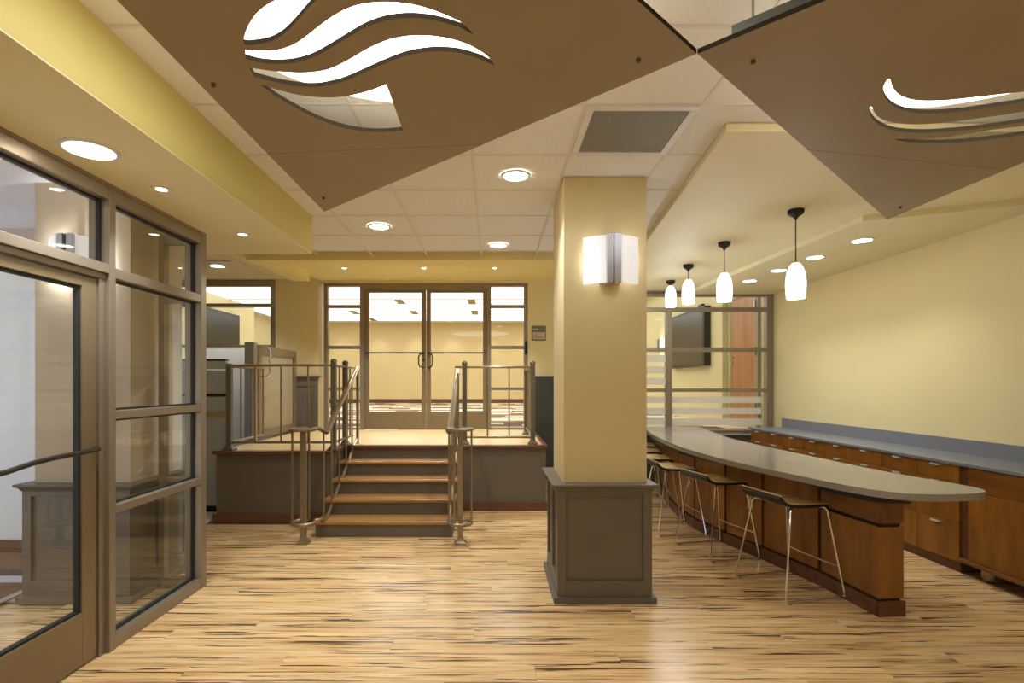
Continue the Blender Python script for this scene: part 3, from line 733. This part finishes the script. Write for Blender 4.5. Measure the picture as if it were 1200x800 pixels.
tR = thing('ceiling_canopy', 'hanging brown triangular ceiling panel with three thin wave cut-outs near the bar', 'ceiling panel', (2.0, 2.0, PZ), 'hanging triangular ceiling panels')
NR = (Rc[0], 2*Pr[1]-Rc[1]+0.02)
q1 = (Rc[0], 3.01); u_ = (2.749-Rc[1])/(Pr[1]-Rc[1]); q0 = (Rc[0]+(Pr[0]-Rc[0])*u_, 2.749)
holes = [crop4(spline(rA, 4, True)), crop4(spline(rB, 4, True)), crop4(spline(rC, 4, True))]
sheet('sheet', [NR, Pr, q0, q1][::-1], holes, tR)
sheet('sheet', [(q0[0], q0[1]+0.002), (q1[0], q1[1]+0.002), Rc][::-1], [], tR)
for root, pts in ((tL, ((250, 98), (379, 231), (748, 69), (430, 100000))), (tR, ((882.6, 71), (1055, 242)))):
    for p in pts:
        if p[1] > 1000: continue
        x, y = at_h(p[0], p[1], PZ)
        hr = ob('hanger_rod', tube([(x, y, PZ+PT), (x, y, CEIL if y < 2.96 or x < 1.2 else B_Z)], 0.005, 6), 'steel_dull', root)
        ob('cap_bolt', lathe([(0.0, -0.014), (0.006, -0.013), (0.009, -0.008), (0.009, 0.0)], 10, (x, y, PZ), cap=False), 'bolt_brown', hr, smooth=True)
dv = Vector((NR[0]-Pr[0], NR[1]-Pr[1])).normalized(); nv = Vector((-dv.y, dv.x))
if nv.x < 0: nv = -nv
a = Vector(Pr)+dv*0.12; b = Vector(Pr)+dv*2.4
ob('edge_channel', prism([(a.x, a.y), (b.x, b.y), (b.x+nv.x*0.03, b.y+nv.y*0.03), (a.x+nv.x*0.03, a.y+nv.y*0.03)], PZ+PT, PZ+PT+0.03), 'channel_grey', tR)
dv2 = Vector((NL[0]-Pl[0], NL[1]-Pl[1])).normalized(); nv2 = Vector((-dv2.y, dv2.x))
if nv2.x > 0: nv2 = -nv2
a = Vector(Pl)+dv2*0.0; b = Vector(Pl)+dv2*2.4
# round backlit ceiling lights above the panels
for lab, cx, cy in (('large round glowing ceiling light above the four-wave panel', -0.36, 1.90), ('large round glowing ceiling light above the panel near the bar', 2.05, 1.95)):
    t = thing('round_ceiling_light', lab, 'ceiling light', (cx, cy, CEIL-0.02), 'round backlit ceiling lights')
    ob('diffuser', lathe([(0.0, 0.0), (0.82, 0.0), (0.82, 0.018), (0.0, 0.018)], 48, (cx, cy, CEIL-0.02), cap=False), 'disc_glow', t)
    ob('rim', lathe([(0.82, -0.004), (0.84, -0.004), (0.84, 0.018), (0.82, 0.018), (0.82, -0.004)], 48, (cx, cy, CEIL-0.02), cap=False), 'grid_white', t)

# ================================================================== LIGHT FITTINGS
def downlight(label, x, y, z, r=0.085, watts=DOWN_W, group='recessed downlights', col=WARM, angle=115, ring='grille_white'):
    t = thing('recessed_downlight', label, 'downlight', (x, y, z-0.008), group)
    ob('trim_ring', lathe([(r, 0.008), (r, 0.0), (r+0.018, 0.002), (r+0.02, 0.008)], 28, (x, y, z-0.008), cap=False), ring, t, smooth=True)
    ob('lens', lathe([(0.0, 0.003), (r, 0.003), (r, 0.0075), (0.0, 0.0075)], 28, (x, y, z-0.008), cap=False), 'lens', t)
    spot(t, (x, y, z-0.03), watts, angle, 0.8, col)
downlight('round downlight in the tile ceiling before the pillar', 0.155, 3.71, CEIL)
downlight('round downlight in the tile ceiling nearest the left soffit', -1.04, 4.9, CEIL)
downlight('round downlight in the tile ceiling nearest the landing beam', 0.053, 5.57, CEIL)
downlight('large round downlight in the soffit above the entrance door', -1.926, 2.566, SOF, 0.105, 42)
downlight('round downlight in the hall ceiling beyond the left soffit', -3.82, 7.45, HI, 0.09, 46)
for lab, x, y in (('nearest', 3.45, 5.03), ('second nearest', 3.41, 5.70), ('third nearest', 3.37, 6.35), ('farthest', 3.34, 7.0)):
    downlight(lab+' of the four downlights over the back counter', x, y, B_Z, 0.08, 20, 'downlights over the back counter')
for lab, x, y in (('left', -0.9, -1.2), ('middle', 0.9, -1.2), ('right', 2.7, -1.2)):  # unseen fill lights, added behind the camera to brighten the stools
    downlight(lab+' added fill light, unseen behind the camera', x, y, CEIL+0.03, watts=60, group='added unseen fill lights', angle=150)
def spotlight(label, x, y, z, watts, group, aim=None, sq=0.03, angle=95, col=WARM):
    t = thing('small_spotlight', label, 'spotlight', (x, y, z-0.006), group)
    ob('trim_plate', lathe([(sq, 0.006), (sq, 0.0), (sq+0.022, 0.001), (sq+0.024, 0.006)], 20, (x, y, z-0.006), cap=False), 'soffit_cream', t)
    ob('lamp_face', lathe([(0.0, 0.001), (sq, 0.001), (sq, 0.005), (0.0, 0.005)], 20, (x, y, z-0.006), cap=False), 'lens_small', t)
    spot(t, (x, y, z-0.03), watts, angle, 0.7, col, 0.03, aim)
spotlight('small bright spotlight in the soffit above the storefront middle', -1.90, 3.08, SOF, 16, 'small soffit spotlights')
spotlight('small bright spotlight in the soffit above the storefront corner', -1.87, 4.01, SOF, 16, 'small soffit spotlights')
for lab, x in (('leftmost', -2.1), ('middle', -0.98), ('rightmost', 0.02)):
    spotlight(lab+' small spotlight in the ceiling over the landing', x, 7.58, HI, 75, 'landing spotlights')
t = thing('slot_diffuser', 'thin dark slot air diffuser in the hall ceiling beside the hall downlight', 'diffuser', (-3.6, 7.12, HI-0.006))
ob('frame', B(-4.3, -3.45, 7.06, 7.18, HI-0.006, HI, bev=0.002), 'grille_white', t)
for y in (7.085, 7.135): ob('slot', B(-4.27, -3.48, y, y+0.025, HI-0.008, HI-0.006), 'black_matte', t)
# pendants
def pendant(label, x, y, zb):
    t = thing('pendant_lamp', label, 'pendant lamp', (x, y, zb), 'pendant lamps over the bar')
    ob('ceiling_canopy', lathe([(0.0, 0.0), (0.012, 0.002), (0.016, 0.018), (0.06, 0.048), (0.062, 0.055), (0.062, 0.078), (0.0, 0.078)], 8, (x, y, A_Z-0.078), cap=False), 'black_matte', t)
    ob('cord', tube([(x, y, zb+0.28), (x, y, A_Z-0.075)], 0.0045, 6), 'plastic_black', t)
    ob('socket_cap', lathe([(0.0, 0.0), (0.02, 0.0), (0.014, 0.02), (0.0, 0.022)], 12, (x, y, zb+0.276), cap=False), 'steel_dull', t)
    ob('glass_shade', lathe([(0.012, 0.285), (0.03, 0.278), (0.05, 0.25), (0.066, 0.205), (0.074, 0.15), (0.0755, 0.10), (0.073, 0.05), (0.068, 0.0), (0.062, 0.0), (0.067, 0.05), (0.069, 0.10), (0.066, 0.15), (0.058, 0.20), (0.0, 0.25)], 24, (x, y, zb), cap=False), 'pendant_glass', t, smooth=True)
    point(t, (x, y, zb-0.05), 7.0, WARM, 0.06)
for lab, x, y, zb in (('nearest white glass pendant lamp on the longest cord above the bar', 2.42, 4.30, 2.187), ('second nearest white glass pendant lamp above the bar', 2.27, 5.28, 2.312),
                      ('third nearest white glass pendant lamp above the bar', 2.28, 6.28, 2.44), ('farthest white glass pendant lamp on the shortest cord above the bar', 2.39, 7.24, 2.54)):
    pendant(lab, x, y, zb)
# sconces
def sconce(label, x, y, zc, rot=0.0, watts=9):
    t = thing('wall_sconce', label, 'sconce', (0, 0, 0), 'curved wall sconces')
    h = 0.16
    ob('back_plate', B(-0.07, 0.07, -0.03, -0.001, -h+0.01, h-0.01), 'alu', t)
    def arc(s):
        bm = bmesh.new(); pts = []
        for k in range(11):
            u = k/10.0; xx = s*(0.02+u*0.168); yy = -0.115+0.075*u*u
            pts.append((xx, yy))
        poly = pts+[(p[0], p[1]+0.006) for p in pts[::-1]]
        return prism(poly if s > 0 else poly[::-1], -h, h)
    ob('opal_shade', arc(-1), 'sconce_glass', t); ob('opal_shade', arc(1), 'sconce_glass', t)
    ob('centre_bar', B(-0.047, -0.006, -0.15, -0.03, -h-0.006, h+0.006, bev=0.003), 'alu', t)
    ob('centre_bar', B(0.006, 0.052, -0.135, -0.03, -h-0.003, h+0.01, bev=0.003), 'alu', t)
    for sx in (-1, 1):
        point(t, (sx*0.09, -0.06, 0.0), watts, WARM, 0.03)
    t.location = (x, y, zc); t.rotation_euler = (0, 0, rot)
    return t
sconce('curved white wall sconce with metal bars on the pillar by the bar', 0.808, 3.735, 2.345, watts=0.4)
sconce('curved white wall sconce on the pillar seen through the entrance glass', -2.87, 3.735, 2.345, watts=4)
sconce('small distant wall sconce seen through the partition left of the television', XW, 13.25, 2.45, -math.pi/2, watts=4)
# return air grille
gx0, gy0 = TX0+3*TP, TY0-TP
t = thing('air_grille', 'square grey return air grille in the tile ceiling above the pillar', 'air grille', (gx0+TP/2, gy0+TP/2, CEIL-0.006))
for a in ((gx0+0.01, gx0+TP-0.01, gy0+0.01, gy0+0.05), (gx0+0.01, gx0+TP-0.01, gy0+TP-0.05, gy0+TP-0.01), (gx0+0.01, gx0+0.05, gy0+0.05, gy0+TP-0.05), (gx0+TP-0.05, gx0+TP-0.01, gy0+0.05, gy0+TP-0.05)):
    ob('frame', B(*a, CEIL-0.006, CEIL+0.01, bev=0.003), 'grille_white', t)
ob('backing', B(gx0+0.05, gx0+TP-0.05, gy0+0.05, gy0+TP-0.05, CEIL+0.012, CEIL+0.016), 'grille_back', t)
bm = bmesh.new(); k = gx0+0.052
while k < gx0+TP-0.055:
    box(bm, k, k+0.0065, gy0+0.05, gy0+TP-0.05, CEIL-0.002, CEIL+0.01); k += 0.0115
gb = ob('grille_bars', bm, 'grille_grey', t); gb['kind'] = 'stuff'

# ================================================================== BAR
BT, BZ = 0.864, 0.822
front = [(2.26, 8.05), (2.13, 7.45), (2.05, 7.0), (2.003, 6.675), (1.93, 5.95), (1.90, 5.34), (1.938, 4.71), (2.0, 4.287), (2.072, 3.967), (2.149, 3.657), (2.236, 3.343), (2.366, 3.155), (2.518, 3.108), (2.757, 3.122), (2.909, 3.18), (2.968, 3.278)]
back = [(2.957, 3.45), (2.86, 3.93), (2.816, 4.73), (2.778, 5.97), (2.865, 6.84), (3.02, 7.7), (3.08, 8.05)]
bt = thing('bar_worktop', 'long curved grey worktop of the bar with a rounded near end', 'worktop', (2.2, 5.5, BZ-0.05))
ob('worktop_slab', prism(spline(front+back[:-1], 5)+[back[-1]], BZ, BT, bev=0.006), 'counter_grey', bt)
bb = thing('bar_counter', 'curved cherry wood bar base with dark joints under the grey worktop', 'bar', (2.2, 5.5, 0))
curve = [(2.492, 3.47), (2.44, 4.02), (2.31, 4.61), (2.19, 5.07), (2.095, 5.60), (2.11, 6.15), (2.18, 6.70), (2.29, 7.25), (2.42, 7.8)]
TH = 0.17
def offs(p, q, d):
    v = Vector((q[0]-p[0], q[1]-p[1])).normalized(); n = Vector((v.y, -v.x)); return (p[0]+n.x*d, p[1]+n.y*d), (q[0]+n.x*d, q[1]+n.y*d)
def seg(p, q, d0, d1, g0=0.0, g1=0.0):
    v = Vector((q[0]-p[0], q[1]-p[1])).normalized(); P = (p[0]+v.x*g0, p[1]+v.y*g0); Q = (q[0]-v.x*g1, q[1]-v.y*g1)
    a0, b0 = offs(P, Q, d0); a1, b1 = offs(P, Q, d1); return [a0, b0, b1, a1]
bm = bmesh.new()
inner = [offs(curve[i], curve[i+1], 0.02)[0] for i in range(len(curve)-1)]+[offs(curve[-2], curve[-1], 0.02)[1]]
outer = [offs(curve[i], curve[i+1], TH-0.01)[0] for i in range(len(curve)-1)]+[offs(curve[-2], curve[-1], TH-0.01)[1]]
inner[0] = (inner[0][0]-0.0, inner[0][1]+0.02); outer[0] = (outer[0][0], outer[0][1]+0.02)
ob('core', prism(inner+outer[::-1], 0.0, BZ-0.055), 'black_matte', bb)
for i in range(len(curve)-1):
    p, q = curve[i], curve[i+1]
    ob('kick_board', prism(seg(p, q, -0.012, 0.02, -0.001 if i else -0.01, 0), 0.0, 0.10), 'dark_cherry', bb)
    if i == 0:
        ob('panel', prism(seg(p, q, 0.0, 0.02, 0, 0.016), 0.115, 0.575), 'cherry', bb)
        ob('panel', prism(seg(p, q, 0.0, 0.02, 0, 0.016), 0.60, BZ-0.055), 'cherry_h', bb)
    else:
        ob('panel', prism(seg(p, q, 0.0, 0.02, 0.016, 0.016), 0.115, BZ-0.055), 'cherry', bb)
v = Vector((curve[1][0]-curve[0][0], curve[1][1]-curve[0][1])).normalized(); nn = Vector((v.y, -v.x)); e0 = Vector(curve[0])
def endq(d0, d1, f0, f1): return [tuple(e0+nn*d0+v*f0), tuple(e0+nn*d1+v*f0), tuple(e0+nn*d1+v*f1), tuple(e0+nn*d0+v*f1)]
ob('end_panel', prism(endq(0.021, TH, 0.0, 0.02), 0.115, 0.575), 'cherry', bb)
ob('end_panel', prism(endq(0.021, TH, 0.0, 0.02), 0.60, BZ-0.055), 'cherry_h', bb)
ob('kick_board', prism(endq(-0.012, TH+0.004, -0.012, 0.012), 0.0, 0.10, bev=0.004), 'dark_cherry', bb)
# black steel support plates carrying the overhang
sp = [offs(curve[i], curve[i+1], -0.16)[0] for i in range(1, len(curve)-1)]
ob('support_plate', prism([(2.36, 3.30), (2.54, 3.27), (2.62, 3.5)]+[(outer[i][0]-0.03, outer[i][1]) for i in range(1, len(outer))]+sp[::-1]+[(2.26, 3.6)], BZ-0.05, BZ), 'black', bt)
ob('support_plate', prism([(2.60, 3.34), (2.71, 3.34), (2.71, 3.46), (2.63, 3.46)], BZ-0.045, BZ), 'black', bt)
for lab, i, u_, z in (('ivory outlet plate on the bar base beside the nearest stools', 2, 0.30, 0.40), ('ivory outlet plate on the bar base beside the middle stools', 4, 0.25, 0.44)):
    p, q = curve[i], curve[i+1]; vv = Vector((q[0]-p[0], q[1]-p[1])); c = Vector(p)+vv*u_; vv.normalize(); n2 = Vector((vv.y, -vv.x))
    def pl(h, d0, d1): return [tuple(c+vv*h+n2*d0), tuple(c-vv*h+n2*d0), tuple(c-vv*h+n2*d1), tuple(c+vv*h+n2*d1)]
    t = thing('outlet_plate', lab, 'outlet', (c.x-n2.x*0.004, c.y-n2.y*0.004, z))
    ob('plate', prism(pl(0.036, -0.006, -0.0005), z, z+0.115), 'ivory', t)
    for dz in (0.02, 0.065): ob('socket', prism(pl(0.016, -0.008, -0.006), z+dz, z+dz+0.03), 'lift_white', t)

# ================================================================== BAR STOOLS
def make_stool():
    t = thing('bar_stool', 'x x x x', 'bar stool', (0, 0, 0), 'low-backed stools along the bar')
    SW = 0.205
    prof = [(-0.215, 0.728), (-0.195, 0.700), (-0.17, 0.680), (-0.135, 0.668), (-0.08, 0.663), (0.0, 0.660), (0.1, 0.660), (0.165, 0.657), (0.195, 0.648)]
    def shell(off, th, w):
        bm = bmesh.new(); top, bot = [], []
        for k, (yy, zz) in enumerate(prof):
            ww = w-(0.008 if k == 0 else (0.03 if k == len(prof)-1 else (0.008 if k == len(prof)-2 else 0)))
            top.append((bm.verts.new((-ww, yy, zz+off)), bm.verts.new((ww, yy, zz+off))))
            dy = -0.55*th if k < 3 else 0
            bot.append((bm.verts.new((-ww, yy+dy, zz+off-th)), bm.verts.new((ww, yy+dy, zz+off-th))))
        for k in range(len(prof)-1):
            bm.faces.new((top[k][0], top[k][1], top[k+1][1], top[k+1][0])); bm.faces.new((bot[k][0], bot[k+1][0], bot[k+1][1], bot[k][1]))
            for s in (0, 1): bm.faces.new((top[k][s], top[k+1][s], bot[k+1][s], bot[k][s]))
        bm.faces.new((top[0][0], bot[0][0], bot[0][1], top[0][1])); bm.faces.new((top[-1][0], top[-1][1], bot[-1][1], bot[-1][0]))
        bmesh.ops.recalc_face_normals(bm, faces=bm.faces); return bm
    ob('seat', shell(0.0, 0.006, SW), 'zebra', t, smooth=True)
    ob('seat_shell', shell(-0.0065, 0.02, SW+0.001), 'black', t, smooth=True)
    R = 0.0075
    for s in (-1, 1):
        ob('leg', tube([(s*0.15, 0.11, 0.628), (s*0.185, 0.15, 0.626), (s*0.196, 0.164, 0.608), (s*0.262, 0.245, 0.03), (s*0.263, 0.236, 0.014), (s*0.263, 0.225, 0.0125)], R, 8), 'chrome', t, smooth=True)
        ob('leg', tube([(s*0.15, -0.08, 0.628), (s*0.185, -0.12, 0.632), (s*0.196, -0.135, 0.612), (s*0.262, -0.235, 0.03), (s*0.263, -0.226, 0.014), (s*0.263, -0.215, 0.0125)], R, 8), 'chrome', t, smooth=True)
        ob('runner', tube([(s*0.263, -0.215, 0.0125), (s*0.263, 0.225, 0.0125)], R, 8), 'chrome', t, smooth=True)
        for yy in (-0.2, 0.21): ob('glide', lathe([(0.0, 0.0), (0.012, 0.0), (0.012, 0.006), (0.0, 0.006)], 10, (s*0.263, yy, 0.0), cap=False), 'steel_dull', t)
    ob('footrest', tube([(-0.241, 0.217, 0.225), (-0.12, 0.226, 0.216), (0.12, 0.226, 0.216), (0.241, 0.217, 0.225)], R, 8), 'chrome', t, smooth=True)
    for yy in (-0.08, 0.11): ob('seat_bar', tube([(-0.15, yy, 0.628), (0.15, yy, 0.628)], R, 8), 'chrome', t, smooth=True)
    return t
stool = make_stool()
spots = [((2.165, 3.965), 12, 'nearest of the six bar stools, beside the rounded end of the bar'),
         ((1.985, 4.81), 13, 'second nearest of the six bar stools, beside an outlet plate'),
         ((1.84, 5.55), 3, 'third nearest of the six bar stools, close behind the pillar corner'),
         ((1.86, 6.26), -5, 'fourth nearest bar stool, half hidden behind the pillar'),
         ((1.945, 6.92), -9, 'fifth nearest bar stool, mostly hidden behind the pillar'),
         ((2.06, 7.54), -13, 'farthest bar stool at the partition end of the bar')]
for i, ((x, y), a, lab) in enumerate(spots):
    o = stool if i == 0 else copy_tree(stool)
    o.location = (x, y, 0); o.rotation_euler = (0, 0, math.radians(a-90)); o['label'] = lab

# ================================================================== BACK COUNTER
CF = 3.71
wk = ob('back_worktop', B(CF-0.025, XW-0.002, 2.6, 7.79, 0.854, 0.88, bev=0.003), 'counter_slate')
tag(wk, 'long straight slate grey worktop along the yellow wall', 'worktop')
sp_ = ob('backsplash', B(XW-0.022, XW-0.002, 2.6, 7.79, 0.88, 1.01), 'counter_slate')
tag(sp_, 'low grey backsplash strip along the yellow wall behind the counter', 'backsplash')
ords = ['farthest', 'second farthest', 'third farthest', 'fourth farthest', 'fifth farthest', 'third nearest', 'second nearest', 'nearest']
UW = 0.4325; cab = None
for k in range(8):
    y1 = 7.74-k*UW; y0 = y1-UW
    lab = ords[k]+' cherry wood three drawer cabinet under the long back counter'
    if cab is None:
        cab = thing('drawer_cabinet', lab, 'cabinet', (4.0, (y0+y1)/2, 0), 'drawer cabinets under the back counter')
        ob('carcass', B(CF+0.022, XW-0.003, y0+0.001, y1-0.001, 0.0, 0.854), 'dark_cherry', cab)
        ob('kick_board', B(CF+0.012, CF+0.021, y0+0.001, y1-0.001, 0.0, 0.075), 'dark_cherry', cab)
        for z0, z1, pz_ in ((0.72, 0.851, 0.84), (0.39, 0.716, 0.70), (0.08, 0.386, 0.368)):
            d = ob('drawer', B(CF, CF+0.02, y0+0.002, y1-0.002, z0, z1, bev=0.0015), 'cherry', cab)
            yc = (y0+y1)/2
            bm = B(CF-0.024, CF-0.001, yc-0.04, yc+0.04, pz_-0.012, pz_-0.004); box(bm, CF-0.026, CF-0.022, yc-0.04, yc+0.04, pz_-0.012, pz_+0.004)
            ob('pull', bm, 'pull_metal', d)
    else:
        c = copy_tree(cab); c.location = (4.0, (y0+y1)/2, 0); c['label'] = lab
t = thing('mobile_cart', 'cherry wood mobile cart on casters under the near end of the back counter', 'cart', (3.93, 3.6, 0))
ob('body', B(CF+0.012, XW-0.04, 3.05, 4.19, 0.13, 0.80), 'cherry', t)
ob('filler_strip', B(CF+0.012, CF+0.03, 4.205, 4.275, 0.09, 0.85), 'dark_cherry', t)
ob('front_panel', B(CF-0.008, CF+0.012, 3.05, 4.19, 0.125, 0.67, bev=0.002), 'cherry', t)
ob('front_panel', B(CF-0.008, CF+0.012, 3.05, 4.19, 0.675, 0.848, bev=0.002), 'cherry_h', t)
ob('bottom_lip', B(CF-0.035, XW-0.04, 3.05, 4.265, 0.098, 0.124, bev=0.004), 'cherry_h', t)
for y in (3.2, 4.1):
    for x in (CF+0.06, XW-0.12):
        cs = ob('caster', tube([(x-0.014, y, 0.042), (x+0.014, y, 0.042)], 0.042, 18), 'ivory', t, smooth=True)
        ob('caster_fork', B(x-0.02, x+0.02, y-0.02, y+0.02, 0.075, 0.098), 'steel_dull', cs)

# ================================================================== SIGN, TELEVISIONS, LOBBY FITTINGS, MAT
t = thing('door_sign', 'small grey room sign with a pale name plate right of the double doors', 'sign', (0.725, 8.49, 2.18))
ob('plate', B(0.612, 0.832, 8.484, 8.4995, 2.19, 2.42, bev=0.003), 'sign_grey', t)
ob('name_plate', B(0.628, 0.816, 8.480, 8.484, 2.212, 2.318), 'sign_plate', t)
for z, a, b in ((2.296, 0.655, 0.79), (2.274, 0.645, 0.70), (2.250, 0.65, 0.785), (2.232, 0.64, 0.795)): ob('text_line', B(a, b, 8.479, 8.480, z-0.004, z+0.004), 'sign_ink', t)
for k in range(5): ob('letter', B(0.632+k*0.017, 0.644+k*0.017, 8.483, 8.484, 2.355, 2.375 if k not in (0, 3) else 2.383), 'sign_white', t)
t = thing('television', 'large dark wall television seen through the partition behind the bar', 'television', (XW-0.06, 11.4, 1.86))
ob('case', B(XW-0.13, XW-0.001, 10.38, 12.45, 1.86, 3.02, bev=0.006), 'plastic_black', t)
ob('screen', B(XW-0.134, XW-0.13, 10.44, 12.39, 1.92, 2.97), 'screen', t)
ob('camera_pod', B(XW-0.11, XW-0.05, 10.55, 10.75, 3.02, 3.08, bev=0.006), 'plastic_black', t)
t = thing('television', 'dark wall television seen through the glazing beyond the lift', 'television', (-7.95, 15.5, 2.3))
S('wall_lobby_nib', B(-7.4, -7.2, 10.0, 16.2, LAND, LOBC), 'wall_yellow')
ob('case', B(-7.2, -7.12, 12.6, 15.1, 2.32, 3.42, bev=0.006), 'plastic_black', t)
ob('screen', B(-7.12, -7.116, 12.66, 15.04, 2.38, 3.36), 'screen', t)
# lobby ceiling lights, vents, wall washers
for k, (y0, y1) in enumerate(((9.3, 11.0), (11.0, 12.8), (12.8, 14.7), (14.7, 15.5), (15.5, 17.0), (17.0, 17.8), (17.8, 18.7), (18.7, 19.75))):
    lab = ('nearest', 'second', 'third', 'fourth', 'fifth', 'sixth', 'seventh', 'farthest')[k]+' long white luminous ceiling strip in the lobby beyond the doors'
    t = thing('ceiling_strip_light', lab, 'ceiling light', (-1.9, (y0+y1)/2, LOBC-0.04), 'lobby ceiling strip lights')
    ob('diffuser', B(-7.6, 3.8, y0+0.05, y1-0.05, LOBC-0.03, LOBC-0.005), 'lobby_panel', t)
    for a in (y0, y1-0.05): ob('edge_trim', B(-7.6, 3.8, a, a+0.05, LOBC-0.035, LOBC-0.005), 'strip_trim', t)
for k, (px, py) in enumerate(((469, 352.5), (553, 353), (485.5, 365.5), (556.5, 365.8), (415, 365), (436.5, 373.5))):
    x, y = at_h(px, py, LOBC-0.02)
    lab = ('brown ceiling vent high in the left door glass', 'brown ceiling vent high in the right door glass', 'lower brown ceiling vent near the middle of the left door glass', 'lower brown ceiling vent in the right door glass', 'brown ceiling vent in the left sidelight', 'lowest brown ceiling vent at the left edge of the left door glass')[k]
    t = thing('ceiling_vent', lab, 'vent', (x, y, LOBC-0.05), 'lobby ceiling vents')
    ob('frame', B(x-0.11, x+0.11, y-0.4, y+0.4, LOBC-0.05, LOBC-0.036), 'ivory', t)
    ob('louvre', B(x-0.085, x+0.085, y-0.36, y+0.36, LOBC-0.054, LOBC-0.05), 'gate_panel', t)
for k, x in enumerate((-5.75, -4.35, -2.95, -1.55, -0.15, 1.25)):
    spotlight(('far left', 'left', 'centre left', 'centre right', 'right', 'far right')[k]+' small wall washer at the lobby back wall', x, 19.9, LOBC, 14, 'lobby wall washers', aim=(x, 20.6, 1.6), sq=0.06, angle=70)
t = thing('entrance_mat', 'striped dark and lavender entrance mat in the glazed vestibule', 'mat', (-4.2, 3.7, 0))
ob('mat_field', B(-5.2, -3.42, 2.2, 4.75, 0.0, 0.008), 'mat_stripe', t)
ob('mat_edge', B(-3.42, -3.36, 2.2, 4.75, 0.0, 0.01, bev=0.002), 'steel_dull', t)
